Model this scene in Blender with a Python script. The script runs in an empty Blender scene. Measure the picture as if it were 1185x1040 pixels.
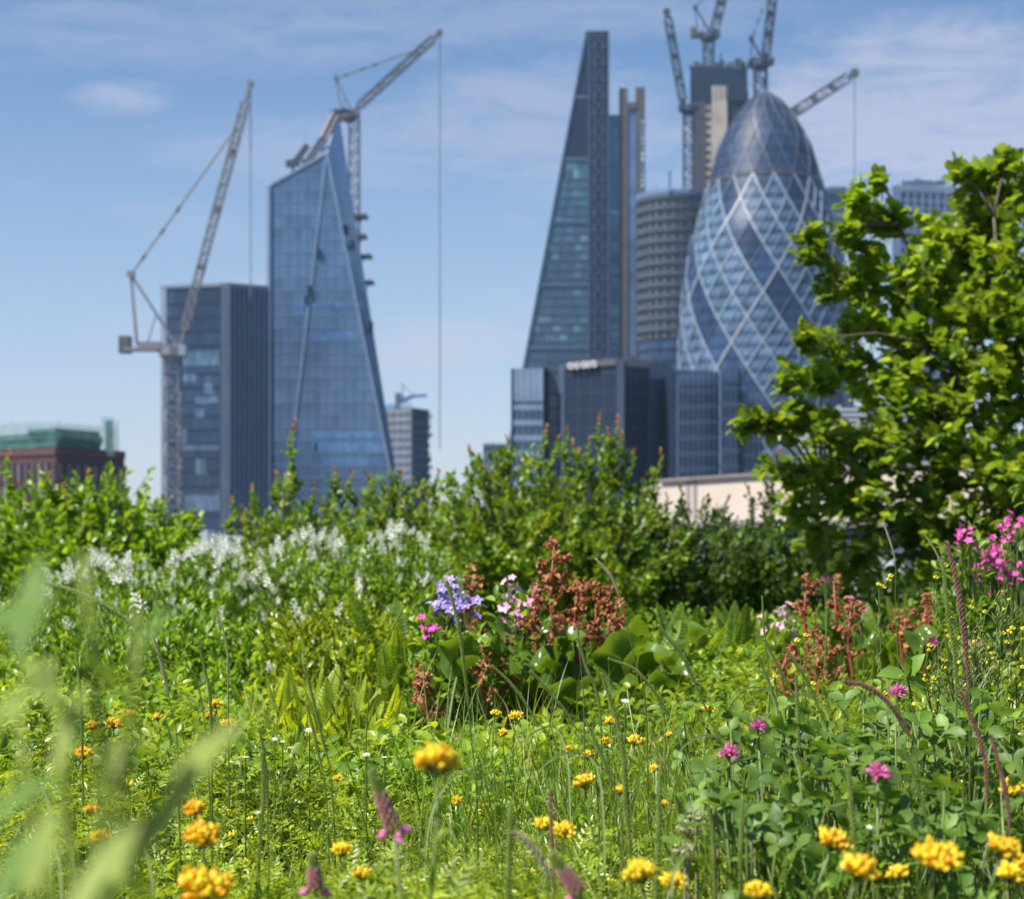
import bpy, math, random
import numpy as np
from mathutils import Vector
random.seed(4)
RS = np.random.RandomState(11)
scene = bpy.context.scene
COL = scene.collection

# ---------------------------------------------------------------- camera
FPX = 1879.0          # focal length in pixels of the 1185 px wide photograph
CAMZ = 0.5
HOR = 620.0           # row of the horizon
cam_d = bpy.data.cameras.new("camera")
cam = bpy.data.objects.new("camera", cam_d)
COL.objects.link(cam)
cam.location = (0, 0, CAMZ)
cam.rotation_euler = (math.radians(90), 0, 0)
cam_d.sensor_width = 36
cam_d.lens = FPX / 1185 * 36
cam_d.shift_y = (HOR - 520) / 1185
cam_d.clip_start = 0.05
cam_d.clip_end = 9000
cam_d.dof.use_dof = True
cam_d.dof.focus_distance = 2.2
cam_d.dof.aperture_fstop = 8.5
scene.camera = cam

# ---------------------------------------------------------------- light
SUN_EL = math.radians(54)
SUN_AZ = math.atan2(-0.88, -0.48)          # from +Y, clockwise
sun_dir = Vector((math.sin(SUN_AZ) * math.cos(SUN_EL), math.cos(SUN_AZ) * math.cos(SUN_EL), math.sin(SUN_EL)))
sl = bpy.data.lights.new("sun", 'SUN')
sl.energy = 4.8
sl.angle = math.radians(0.5)
sl.color = (1.0, 0.95, 0.86)
sun = bpy.data.objects.new("sun", sl)
COL.objects.link(sun)
sun.location = (0, 0, 30)
sun.rotation_euler = (-sun_dir).to_track_quat('-Z', 'Y').to_euler()

world = bpy.data.worlds.new("World")
scene.world = world
world.use_nodes = True
wn = world.node_tree.nodes
wl = world.node_tree.links
for n in list(wn):
    wn.remove(n)
w_out = wn.new('ShaderNodeOutputWorld')
w_bg = wn.new('ShaderNodeBackground')
w_bg.inputs['Strength'].default_value = 0.062
sky = wn.new('ShaderNodeTexSky')
sky.sky_type = 'NISHITA'
sky.sun_disc = False
sky.sun_elevation = SUN_EL
sky.sun_rotation = SUN_AZ
sky.air_density = 1.0
sky.dust_density = 0.3
sky.ozone_density = 5.0
tc = wn.new('ShaderNodeTexCoord')
mp = wn.new('ShaderNodeMapping')
mp.inputs['Scale'].default_value = (3.2, 3.2, 11.0)
mp.inputs['Location'].default_value = (0.35, 0.0, 0.6)
ns = wn.new('ShaderNodeTexNoise')
ns.inputs['Scale'].default_value = 1.6
ns.inputs['Detail'].default_value = 5
ns.inputs['Roughness'].default_value = 0.55
rp = wn.new('ShaderNodeValToRGB')
rp.color_ramp.elements[0].position = 0.56
rp.color_ramp.elements[0].color = (0, 0, 0, 1)
rp.color_ramp.elements[1].position = 0.9
rp.color_ramp.elements[1].color = (0.65, 0.65, 0.65, 1)
mx = wn.new('ShaderNodeMix')
mx.data_type = 'RGBA'
mx.inputs[7].default_value = (5.1, 5.05, 6.0, 1)
wl.new(tc.outputs['Generated'], mp.inputs['Vector'])
wl.new(mp.outputs['Vector'], ns.inputs['Vector'])
wl.new(ns.outputs['Fac'], rp.inputs['Fac'])
hs = wn.new('ShaderNodeHueSaturation')
hs.inputs['Saturation'].default_value = 1.05
wl.new(sky.outputs['Color'], hs.inputs['Color'])
# banks of thin cloud, each an ellipse of directions (x/y, z/y) broken up by the noise
sxyz = wn.new('ShaderNodeSeparateXYZ'); wl.new(tc.outputs['Generated'], sxyz.inputs[0])
def wm(op, a, b=None, clamp=False):
    n = wn.new('ShaderNodeMath'); n.operation = op; n.use_clamp = clamp
    for i, v in enumerate((a, b)):
        if v is None: continue
        if isinstance(v, (int, float)): n.inputs[i].default_value = v
        else: wl.new(v, n.inputs[i])
    return n.outputs[0]
ymax = wm('MAXIMUM', sxyz.outputs[1], 0.05)
cu = wm('DIVIDE', sxyz.outputs[0], ymax); cv = wm('DIVIDE', sxyz.outputs[2], ymax)
nsh = wm('MULTIPLY', wm('SUBTRACT', ns.outputs['Fac'], 0.5), 2.6)
tot = None
hzn = wm('MULTIPLY', wm('SUBTRACT', 1.0, wm('DIVIDE', cv, .30), True), .62)
mh = wn.new('ShaderNodeMix'); mh.data_type = 'RGBA'; mh.inputs[7].default_value = (5.2, 5.5, 6.6, 1)
wl.new(hzn, mh.inputs[0]); wl.new(hs.outputs['Color'], mh.inputs[6]); wl.new(mh.outputs[2], mx.inputs[6])
ns2 = wn.new('ShaderNodeTexNoise'); ns2.inputs['Scale'].default_value = 2.6; ns2.inputs['Detail'].default_value = 9; ns2.inputs['Roughness'].default_value = .7; ns2.inputs['Distortion'].default_value = .6
mp2 = wn.new('ShaderNodeMapping'); mp2.inputs['Scale'].default_value = (4, 4, 17); mp2.inputs['Rotation'].default_value = (0, .10, 0)
wl.new(tc.outputs['Generated'], mp2.inputs['Vector']); wl.new(mp2.outputs['Vector'], ns2.inputs['Vector'])
wisp = wm('MULTIPLY', wm('SUBTRACT', ns2.outputs['Fac'], .36), 2.8, True)
for (u0, v0, a_, b_, k_) in ((.27, .255, .14, .055, 1.1), (-.243, .271, .028, .009, .8), (.02, .255, .09, .035, .7), (-.045, .118, .045, .014, .8), (-.19, .315, .2, .025, .5), (.20, .21, .12, .05, .5), (-.02, .325, .2, .02, .5), (-.12, .235, .09, .02, .5)):
    e = wm('ADD', wm('POWER', wm('ABSOLUTE', wm('DIVIDE', wm('SUBTRACT', cu, u0), a_)), 2.0), wm('POWER', wm('ABSOLUTE', wm('DIVIDE', wm('SUBTRACT', cv, v0), b_)), 2.0))
    e = wm('ADD', wm('MULTIPLY', e, .55), wm('MULTIPLY', wm('SUBTRACT', ns2.outputs['Fac'], .5), -3.2)); e = wm('ADD', e, wm('MULTIPLY', nsh, .35)); m_ = wm('MULTIPLY', wm('MULTIPLY', wm('SUBTRACT', 1.0, e, True), wm('SUBTRACT', 1.15, wm('MULTIPLY', e, .5), True)), k_ * .55, True)
    m_ = wm('MULTIPLY', m_, wm('SUBTRACT', 1.6, wm('ADD', wm('POWER', wm('ABSOLUTE', wm('DIVIDE', wm('SUBTRACT', cu, u0), a_ * 1.5)), 2.0), wm('POWER', wm('ABSOLUTE', wm('DIVIDE', wm('SUBTRACT', cv, v0), b_ * 1.5)), 2.0)), True))
    tot = m_ if tot is None else wm('MAXIMUM', tot, m_)
front = wm('GREATER_THAN', sxyz.outputs[1], 0.06)
cl_f = wm('MAXIMUM', wm('MULTIPLY', tot, front), rp.outputs['Color'])
wl.new(cl_f, mx.inputs[0])

wl.new(mx.outputs[2], w_bg.inputs['Color'])
wl.new(w_bg.outputs['Background'], w_out.inputs['Surface'])

scene.view_settings.view_transform = 'Standard'
scene.view_settings.look = 'None'
scene.view_settings.exposure = 1.0
scene.view_settings.gamma = 1.0
scene.cycles.max_bounces = 8
scene.cycles.diffuse_bounces = 3
scene.cycles.glossy_bounces = 3
scene.cycles.transmission_bounces = 4
scene.cycles.transparent_max_bounces = 6
scene.cycles.volume_bounces = 1
scene.cycles.caustics_reflective = False
scene.cycles.caustics_refractive = False

GROUND_Z = -25.0


def P(px, py, Y):
    """photo pixel + distance -> world point"""
    return Vector(((px - 592.5) / FPX * Y, Y, CAMZ + (HOR - py) / FPX * Y))


def PX(px, Y):
    return (px - 592.5) / FPX * Y


def PZ(py, Y):
    return CAMZ + (HOR - py) / FPX * Y


# ---------------------------------------------------------------- mesh builder
ORG = {}


def tag(o, label=None, cat=None, group=None, kind=None):
    if label: o["label"] = label
    if cat: o["category"] = cat
    if group: o["group"] = group
    if kind: o["kind"] = kind
    return o


def thing(name, label, cat, loc=(0, 0, 0), group=None):
    o = bpy.data.objects.new(name, None)
    o.empty_display_size = 0.2
    COL.objects.link(o)
    o.location = loc
    ORG[o.name] = Vector(loc)
    return tag(o, label, cat, group)


def nrm(a):
    return a / np.maximum(np.linalg.norm(a, axis=-1, keepdims=True), 1e-9)


class MB:
    def __init__(self):
        self.V = []; self.F = []; self.n = 0

    def add(self, V, F, mi=0):
        V = np.asarray(V, dtype=float).reshape(-1, 3)
        if isinstance(F, np.ndarray):
            fs = [F]
        else:
            by = {}
            for f in F:
                by.setdefault(len(f), []).append(f)
            fs = [np.array(v) for v in by.values()]
        for f in fs:
            if len(f):
                self.F.append((f + self.n, mi))
        self.V.append(V)
        self.n += len(V)

    def bar(self, p0, p1, w, h=None, up=(0, 0, 1), mi=0):
        h = w if h is None else h
        p0 = Vector(p0); p1 = Vector(p1)
        d = (p1 - p0)
        if d.length < 1e-9: return
        d.normalize()
        u = Vector(up)
        if abs(d.dot(u)) > 0.98: u = Vector((0, 1, 0))
        s = d.cross(u).normalized(); t = s.cross(d).normalized()
        s *= w / 2; t *= h / 2
        V = [p0 - s - t, p0 + s - t, p0 + s + t, p0 - s + t, p1 - s - t, p1 + s - t, p1 + s + t, p1 - s + t]
        self.add([tuple(v) for v in V], np.array([(0, 3, 2, 1), (4, 5, 6, 7), (0, 1, 5, 4), (1, 2, 6, 5), (2, 3, 7, 6), (3, 0, 4, 7)]), mi)

    def box(self, x0, x1, y0, y1, z0, z1, mi=0):
        V = [(x0, y0, z0), (x1, y0, z0), (x1, y1, z0), (x0, y1, z0), (x0, y0, z1), (x1, y0, z1), (x1, y1, z1), (x0, y1, z1)]
        self.add(V, np.array([(0, 3, 2, 1), (4, 5, 6, 7), (0, 1, 5, 4), (1, 2, 6, 5), (2, 3, 7, 6), (3, 0, 4, 7)]), mi)

    def tube(self, pts, radii, sides=6, mi=0, cap=True):
        pts = [Vector(p) for p in pts]
        n = len(pts)
        if not hasattr(radii, '__len__'): radii = [radii] * n
        V = []; prev = None
        for i, p in enumerate(pts):
            d = (pts[min(i + 1, n - 1)] - pts[max(i - 1, 0)]).normalized()
            if prev is None:
                u = Vector((0, 0, 1)) if abs(d.z) < 0.9 else Vector((1, 0, 0))
            else:
                u = prev
            s = d.cross(u)
            if s.length < 1e-5: s = d.cross(Vector((0.3, 1, 0.2)))
            s.normalize(); t = s.cross(d); prev = t
            for k in range(sides):
                a = 2 * math.pi * k / sides
                V.append(tuple(p + (s * math.cos(a) + t * math.sin(a)) * radii[i]))
        F = [(i * sides + k, i * sides + (k + 1) % sides, (i + 1) * sides + (k + 1) % sides, (i + 1) * sides + k) for i in range(n - 1) for k in range(sides)]
        if cap:
            F.append(tuple(range(sides - 1, -1, -1))); F.append(tuple((n - 1) * sides + k for k in range(sides)))
        self.add(V, F, mi)

    def prism(self, plan, z0, ztops, mi=0):
        n = len(plan)
        if not hasattr(ztops, '__len__'): ztops = [ztops] * n
        V = [(x, y, z0) for x, y in plan] + [(plan[i][0], plan[i][1], ztops[i]) for i in range(n)]
        F = [(i, (i + 1) % n, n + (i + 1) % n, n + i) for i in range(n)]
        F.append(tuple(range(n - 1, -1, -1))); F.append(tuple(range(n, 2 * n)))
        self.add(V, F, mi)

    def scatter(self, T, Pp, D, N, L, W, mi=0):
        """copies of template T=(verts(u,v,w), faces) at Pp with axis D, normal N, length L, width W"""
        TV, TF = T[0], T[1]
        solid = len(T) > 2          # solids keep a round section: depth follows the width
        TV = np.asarray(TV, float)
        Pp = np.asarray(Pp, float); k = len(Pp)
        if k == 0: return
        D = nrm(np.asarray(D, float)); N = np.asarray(N, float)
        S = nrm(np.cross(D, N) + 1e-6); N = np.cross(S, D)
        L = np.broadcast_to(L, (k,))[:, None, None]; W = np.broadcast_to(W, (k,))[:, None, None]
        V = Pp[:, None, :] + TV[None, :, 0:1] * W * S[:, None, :] + TV[None, :, 1:2] * L * D[:, None, :] + TV[None, :, 2:3] * (W if solid else L) * N[:, None, :]
        m = len(TV)
        base = (np.arange(k) * m)[:, None, None]
        by = {}
        for f in TF: by.setdefault(len(f), []).append(f)
        off = self.n
        for v in by.values():
            a = np.array(v)
            self.F.append(((a[None] + base).reshape(-1, a.shape[1]) + off, mi))
        self.V.append(V.reshape(-1, 3)); self.n += k * m

    def build(self, name, mats, parent=None, smooth=False, loc=None, kind=None):
        if not isinstance(mats, (list, tuple)): mats = [mats]
        V = np.concatenate(self.V) if self.V else np.zeros((0, 3))
        if parent is not None:
            org = ORG[parent.name]
        else:
            org = Vector(loc) if loc is not None else Vector((0, 0, 0))
        V = V - np.array(org)
        me = bpy.data.meshes.new(name)
        loops = np.concatenate([f.ravel() for f, _ in self.F]) if self.F else np.zeros(0, int)
        tot = np.concatenate([np.full(len(f), f.shape[1]) for f, _ in self.F])
        mi = np.concatenate([np.full(len(f), m) for f, m in self.F])
        st = np.concatenate([[0], np.cumsum(tot)[:-1]])
        me.vertices.add(len(V)); me.vertices.foreach_set('co', V.astype(np.float32).ravel())
        me.loops.add(len(loops)); me.loops.foreach_set('vertex_index', loops.astype(np.int32))
        me.polygons.add(len(tot))
        me.polygons.foreach_set('loop_start', st.astype(np.int32))
        me.polygons.foreach_set('loop_total', tot.astype(np.int32))
        me.polygons.foreach_set('material_index', mi.astype(np.int32))
        for m in mats: me.materials.append(m)
        me.update(calc_edges=True)
        me.polygons.foreach_set('use_smooth', np.full(len(tot), bool(smooth)))
        o = bpy.data.objects.new(name, me)
        COL.objects.link(o)
        if parent is not None:
            o.parent = parent; ORG[o.name] = ORG[parent.name]
        else:
            o.location = org; ORG[o.name] = org
        if kind: o["kind"] = kind
        return o


def copy_tree(o, parent=None):
    c = o.copy(); COL.objects.link(c)
    ORG[c.name] = ORG[o.name]
    if parent is not None: c.parent = parent
    for ch in list(KIDS.get(o.name, [])) or [x for x in o.children]:
        copy_tree(ch, c)
    return c


KIDS = {}


def place(o, loc, rz=0.0, s=1.0, tilt=(0, 0)):
    o.location = loc; o.rotation_euler = (tilt[0], tilt[1], rz); o.scale = (s, s, s)
    ORG[o.name] = Vector(loc)
    return o


# ---------------------------------------------------------------- materials
def newmat(name):
    m = bpy.data.materials.new(name); m.use_nodes = True
    nt = m.node_tree
    return m, nt.nodes, nt.links, nt.nodes['Principled BSDF']


def ramp(nodes, cols, pos=None):
    r = nodes.new('ShaderNodeValToRGB')
    el = r.color_ramp.elements
    n = len(cols)
    pos = pos or [i / (n - 1) for i in range(n)]
    while len(el) < n: el.new(0.5)
    for i in range(n):
        el[i].position = pos[i]; el[i].color = (*cols[i], 1)
    return r


def m_plain(name, c, rough=0.6, metal=0.0, noise=0.25, scale=1.0, bump=0.0, spec=0.5):
    m, N, L, b = newmat(name)
    t = N.new('ShaderNodeTexCoord'); nz = N.new('ShaderNodeTexNoise')
    nz.inputs['Scale'].default_value = scale; nz.inputs['Detail'].default_value = 6
    L.new(t.outputs['Object'], nz.inputs['Vector'])
    lo = tuple(max(0, x * (1 - noise)) for x in c); hi = tuple(min(1, x * (1 + noise)) for x in c)
    r = ramp(N, [lo, hi], [0.3, 0.7])
    L.new(nz.outputs['Fac'], r.inputs['Fac']); L.new(r.outputs['Color'], b.inputs['Base Color'])
    b.inputs['Roughness'].default_value = rough; b.inputs['Metallic'].default_value = metal
    b.inputs['Specular IOR Level'].default_value = spec
    if bump:
        bp = N.new('ShaderNodeBump'); bp.inputs['Strength'].default_value = bump
        L.new(nz.outputs['Fac'], bp.inputs['Height']); L.new(bp.outputs['Normal'], b.inputs['Normal'])
    return m


def m_glass(name, c, c2, cell=(1.5, 1.5, 3.9), rough=0.12, metal=0.0, frac=0.2, spec=0.5, big=0.03, amount=0.35):
    """curtain-wall glass: each pane (cell) has its own tone: blinds, lit ceilings, dark rooms"""
    m, N, L, b = newmat(name)
    t = N.new('ShaderNodeTexCoord')
    dv = N.new('ShaderNodeVectorMath'); dv.operation = 'DIVIDE'; dv.inputs[1].default_value = cell
    fl = N.new('ShaderNodeVectorMath'); fl.operation = 'FLOOR'
    wn_ = N.new('ShaderNodeTexWhiteNoise'); wn_.noise_dimensions = '3D'
    L.new(t.outputs['Object'], dv.inputs[0]); L.new(dv.outputs[0], fl.inputs[0]); L.new(fl.outputs[0], wn_.inputs['Vector'])
    r = ramp(N, [tuple(x * 0.8 for x in c), tuple(x * 1.15 for x in c), c2], [0, 1 - frac, 1])
    L.new(wn_.outputs['Value'], r.inputs['Fac'])
    nz = N.new('ShaderNodeTexNoise'); nz.inputs['Scale'].default_value = big; nz.inputs['Detail'].default_value = 3
    L.new(t.outputs['Object'], nz.inputs['Vector'])
    r2 = ramp(N, [(1 - amount,) * 3, (1 + amount,) * 3], [0.35, 0.65])
    L.new(nz.outputs['Fac'], r2.inputs['Fac'])
    mu = N.new('ShaderNodeMix'); mu.data_type = 'RGBA'; mu.blend_type = 'MULTIPLY'; mu.inputs[0].default_value = 1
    L.new(r.outputs['Color'], mu.inputs[6]); L.new(r2.outputs['Color'], mu.inputs[7])
    L.new(mu.outputs[2], b.inputs['Base Color'])
    b.inputs['Roughness'].default_value = rough; b.inputs['Metallic'].default_value = metal
    b.inputs['Specular IOR Level'].default_value = spec
    return m


def m_leaf(name, cols, tcol=None, trans=0.45, rough=0.42, spec=0.5, nscale=2.0, namp=0.25, pos=None):
    """leaf: tone per leaf (island), gloss, light passing through"""
    m, N, L, b = newmat(name)
    g = N.new('ShaderNodeNewGeometry')
    r = ramp(N, cols, pos)
    L.new(g.outputs['Random Per Island'], r.inputs['Fac'])
    t = N.new('ShaderNodeTexCoord'); nz = N.new('ShaderNodeTexNoise')
    nz.inputs['Scale'].default_value = nscale; nz.inputs['Detail'].default_value = 3
    L.new(t.outputs['Object'], nz.inputs['Vector'])
    r2 = ramp(N, [(1 - namp,) * 3, (1 + namp,) * 3], [0.35, 0.65])
    L.new(nz.outputs['Fac'], r2.inputs['Fac'])
    mu = N.new('ShaderNodeMix'); mu.data_type = 'RGBA'; mu.blend_type = 'MULTIPLY'; mu.inputs[0].default_value = 1
    L.new(r.outputs['Color'], mu.inputs[6]); L.new(r2.outputs['Color'], mu.inputs[7])
    L.new(mu.outputs[2], b.inputs['Base Color'])
    b.inputs['Roughness'].default_value = rough
    b.inputs['Specular IOR Level'].default_value = spec
    tr = N.new('ShaderNodeBsdfTranslucent')
    tm = N.new('ShaderNodeMix'); tm.data_type = 'RGBA'; tm.blend_type = 'MULTIPLY'; tm.inputs[0].default_value = 1
    tm.inputs[7].default_value = (*(tcol or (2.2, 1.9, 0.8)), 1)
    L.new(mu.outputs[2], tm.inputs[6]); L.new(tm.outputs[2], tr.inputs['Color'])
    ms = N.new('ShaderNodeMixShader'); ms.inputs[0].default_value = trans
    L.new(b.outputs['BSDF'], ms.inputs[1]); L.new(tr.outputs['BSDF'], ms.inputs[2])
    L.new(ms.outputs['Shader'], N['Material Output'].inputs['Surface'])
    return m

# ================================================================ THE CITY
def quadpt(Q, u, v):
    a, b, c, d = Q
    return (a * (1 - u) + b * u) * (1 - v) + (d * (1 - u) + c * u) * v


def qnormal(Q):
    n = (Q[1] - Q[0]).cross(Q[3] - Q[0]).normalized()
    ctr = (Q[0] + Q[1] + Q[2] + Q[3]) / 4
    if n.dot(Vector((0, 0, 0)) - ctr) < 0: n = -n
    return n


def patch(mb, Q, u0, u1, v0, v1, proud, inner=0.15, mi=0):
    n = qnormal(Q)
    c = [quadpt(Q, u0, v0), quadpt(Q, u1, v0), quadpt(Q, u1, v1), quadpt(Q, u0, v1)]
    V = [tuple(p - n * inner) for p in c] + [tuple(p + n * proud) for p in c]
    mb.add(V, np.array([(4, 5, 6, 7), (0, 1, 5, 4), (1, 2, 6, 5), (2, 3, 7, 6), (3, 0, 4, 7)]), mi)


def bands(mb, Q, pitch, band, proud=0.25, z_from=None, skip=None, v_max=1.0):
    H = (Q[3] - Q[0]).length
    n = int(H / pitch)
    for k in range(n + 1):
        v0 = k * pitch / H
        v1 = (k * pitch + band) / H
        if v1 > v_max: break
        if skip and skip(k): continue
        patch(mb, Q, 0, 1, v0, v1, proud)


def fins(mb, Q, pitch, w, proud=0.35, v0=0, v1=1):
    W = max((Q[1] - Q[0]).length, (Q[2] - Q[3]).length)
    n = max(1, round(W / pitch))
    for k in range(n + 1):
        u = k / n
        patch(mb, Q, max(0, u - w / 2 / W), min(1, u + w / 2 / W), v0, v1, proud)


def face(pxA, YA, pxB, YB, pyA, pyB, zb=GROUND_Z):
    """vertical facade quad between two plan points given by photo column + distance"""
    A = Vector((PX(pxA, YA), YA, 0)); B = Vector((PX(pxB, YB), YB, 0))
    a = A.copy(); a.z = zb; b = B.copy(); b.z = zb
    c = B.copy(); c.z = PZ(pyB, YB); d = A.copy(); d.z = PZ(pyA, YA)
    return [a, b, c, d]


g_dark = m_glass("glass_navy", (0.025, 0.045, 0.095), (0.07, 0.11, 0.18), frac=0.12, rough=0.15, spec=0.4)
g_blue = m_glass("glass_blue", (0.080, 0.138, 0.245), (0.088, 0.150, 0.262), frac=0.2, rough=0.2, metal=0.1, cell=(3.0, 3.0, 4.0), big=0.03, amount=0.3)
g_steel = m_glass("glass_steel", (0.0300, 0.0534, 0.0990), (0.0960, 0.1568, 0.2310), frac=0.15, rough=0.15)
g_teal = m_glass("glass_teal", (0.034, 0.078, 0.118), (0.10, 0.18, 0.21), cell=(3.0, 9, 3.9), frac=0.2, rough=0.15, amount=0.45)
g_lit = m_glass("glass_pale", (0.0896, 0.1662, 0.2387), (0.3360, 0.4987, 0.6006), cell=(9, 9, 3.9), frac=0.45, rough=0.2)
g_pale = m_glass("glass_grey_green", (0.1248, 0.1881, 0.2508), (0.1920, 0.2622, 0.3300), frac=0.3, rough=0.25)
p_navy = m_plain("panel_navy", (0.0112, 0.0199, 0.0413), 0.6, noise=0.15, scale=0.1, spec=0.12)
p_slate = m_plain("panel_slate", (0.0480, 0.0665, 0.1045), 0.5, noise=0.15, scale=0.1)
p_grey = m_plain("panel_grey", (0.1120, 0.1472, 0.1980), 0.5, noise=0.12, scale=0.1)
p_pale = m_plain("panel_pale", (0.42, 0.46, 0.52), 0.45, noise=0.1, scale=0.1)
p_mull = m_plain("mullion_blue_grey", (0.15, 0.20, 0.29), 0.45, noise=0.1, scale=0.2)
p_spandrel = m_plain("spandrel_blue", (0.0624, 0.1083, 0.1848), 0.4, noise=0.15, scale=0.1)
p_white = m_plain("white_frame", (0.19, 0.25, 0.31), 0.4, noise=0.08, scale=0.2)
p_silver = m_plain("silver_frame", (0.24, 0.26, 0.30), 0.45, metal=0.1, noise=0.1, scale=0.2)
p_bronze = m_plain("bronze_frame", (0.12, 0.105, 0.11), 0.4, metal=0.4, noise=0.15, scale=0.3)
p_conc = m_plain("raw_concrete", (0.20, 0.18, 0.16), 0.85, noise=0.2, scale=0.15, bump=0.2)
p_conc_l = m_plain("pale_concrete", (0.36, 0.31, 0.26), 0.85, noise=0.2, scale=0.2, bump=0.2)
p_brown = m_plain("brown_steel", (0.07, 0.06, 0.058), 0.6, noise=0.2, scale=0.2)
p_brick = m_plain("maroon_brick", (0.05, 0.020, 0.022), 0.85, noise=0.25, scale=0.6)
p_brickl = m_plain("maroon_brick_pier", (0.075, 0.028, 0.028), 0.85, noise=0.2, scale=0.6)
p_net = m_plain("green_debris_netting", (0.014, 0.11, 0.085), 0.8, noise=0.4, scale=0.4)
p_netd = m_plain("shaded_green_netting", (0.012, 0.07, 0.055), 0.8, noise=0.4, scale=0.4)
p_steel = m_plain("crane_steel", (0.10, 0.105, 0.12), 0.5, metal=0.2, noise=0.2, scale=0.5)
p_steelw = m_plain("crane_white_paint", (0.15, 0.15, 0.155), 0.5, noise=0.2, scale=0.5)
p_steeld = m_plain("crane_dark_steel", (0.025, 0.035, 0.05), 0.6, noise=0.2, scale=0.5)
p_ballast = m_plain("crane_ballast", (0.10, 0.095, 0.09), 0.8, noise=0.3, scale=0.5)
p_blue = m_plain("blue_crane_paint", (0.05, 0.16, 0.34), 0.5, noise=0.15, scale=0.5)
p_cream = m_plain("cream_render", (0.46, 0.39, 0.335), 0.8, noise=0.06, scale=0.4, bump=0.05)
p_joint = m_plain("grey_joint", (0.20, 0.18, 0.18), 0.8, noise=0.2, scale=1)
p_whiteroof = m_plain("white_roof_sheet", (0.68, 0.69, 0.70), 0.6, noise=0.1, scale=0.4)
p_city = m_plain("street_ground", (0.15, 0.15, 0.15), 0.9, noise=0.3, scale=0.02)

# ground of the city, one sheet to the horizon
mb = MB()
mb.add([(-4000, -800, GROUND_Z), (4000, -800, GROUND_Z), (4000, 7500, GROUND_Z), (-4000, 7500, GROUND_Z)], np.array([(0, 1, 2, 3)]))
mb.build("street_ground", p_city, kind="structure")


def block(root, name, mat, plan, z0, zt):
    mb = MB(); mb.prism(plan, z0, zt)
    return mb.build(name, mat, root)


def pl(*args):
    return [(PX(a, y), y) for a, y in args]


# ---- brick office building with green netting (far left)
b = thing("brick_office_building", "maroon brick office building at far left with green netting wrapped round its top", "building", (PX(40, 260), 270, GROUND_Z))
zb = PZ(522, 260)
zt1 = PZ(519, 260)
block(b, "wall", p_brick, [(PX(-120, 262), 275), (PX(65, 255), 255), (PX(144, 268), 268), (PX(138, 300), 300), (PX(-120, 262), 310)], GROUND_Z, zt1)
QL = [Vector((PX(-120, 262), 275, GROUND_Z)), Vector((PX(65, 255), 255, GROUND_Z)), Vector((PX(65, 255), 255, zt1)), Vector((PX(-120, 262), 275, zt1))]
QR = [Vector((PX(65, 255), 255, GROUND_Z)), Vector((PX(144, 268), 268, GROUND_Z)), Vector((PX(144, 268), 268, zt1)), Vector((PX(65, 255), 255, zt1))]
mw = MB(); mp_ = MB(); ms_ = MB()
for Q in (QL, QR):
    W = (Q[1] - Q[0]).length; H = (Q[3] - Q[0]).length
    n = int(W / 1.7)
    nf = int((H - 2.6) / 3.4)
    for f in range(nf):
        v1 = 1 - (2.6 + f * 3.4) / H; v0 = v1 - 2.6 / H
        for k in range(n):
            if f < 7:
                patch(mw, Q, (k + .28) / n, (k + .72) / n, v0, v1, 0.03)
        patch(ms_, Q, 0, 1, v0 - 0.5 / H, v0 - 0.2 / H, 0.12)
    for k in range(n + 1):
        patch(mp_, Q, max(0, (k - .1) / n), min(1, (k + .1) / n), 0, 1 - 2.4 / H, 0.3)
    patch(ms_, Q, 0, 1, 1 - 1.2 / H, 1 - 0.1 / H, 0.25)
m_bw = m_glass("brick_windows", (0.06, 0.06, 0.08), (0.25, 0.24, 0.26), cell=(1.7, 1.7, 3.4), frac=0.35, rough=0.25)
mw.build("window_bays", m_bw, b); mp_.build("brick_piers", p_brickl, b); ms_.build("string_courses", p_brickl, b)
# netted roof storeys: two tiers with scaffold poles
net = MB(); netd = MB(); pol = MB()
zn0 = zt1; zn1 = PZ(507, 256); zn2 = PZ(494, 256)
plan_n = [(PX(-118, 262), 276.5), (PX(63, 256), 257), (PX(116, 266), 266), (PX(110, 290), 290), (PX(-118, 262), 300)]
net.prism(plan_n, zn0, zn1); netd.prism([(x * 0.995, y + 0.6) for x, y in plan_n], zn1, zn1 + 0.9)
plan_n2 = [(PX(34, 262), 261), (PX(63, 256), 258), (PX(115, 267), 267), (PX(109, 290), 290), (PX(34, 262), 290)]
plan_n3 = [(PX(-118, 262), 277.5), (PX(34, 262), 262.5), (PX(34, 262), 299), (PX(-118, 262), 299)]
net.prism(plan_n2, zn1 + 0.9, zn2); net.prism(plan_n3, zn1 + 0.9, zn2 - 0.7)
for k in range(60):
    t = k / 59
    if t < 0.75:
        x = -118 + t / 0.75 * 181; Y = 276.0 - (x + 118) / 181 * 19.6
    else:
        x = 63 + (t - .75) / .25 * 53; Y = 256.4 + (x - 63) / 53 * 9
    pol.bar((PX(x, Y), Y, zn0), (PX(x, Y), Y, zn2 + 0.7 + 0.6 * random.random()), 0.11)
for zz in (zn0 + .4, zn1 + .3, zn2 - .4, zn2 + 0.3):
    pol.bar((PX(-118, 276), 276, zz), (PX(63, 256.2), 256.2, zz), 0.1); pol.bar((PX(63, 256.2), 256.2, zz), (PX(116, 265.4), 265.4, zz), 0.1)
net.build("netting", p_net, b); netd.build("shadow_gap", p_netd, b)  # darker netting colour paints the shadow between the two tiers
p_pole = m_plain("scaffold_pole", (0.16, 0.28, 0.26), 0.5, noise=0.3)
pol.build("scaffold_poles", p_pole, b)
hs = MB(); Y = 264
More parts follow.
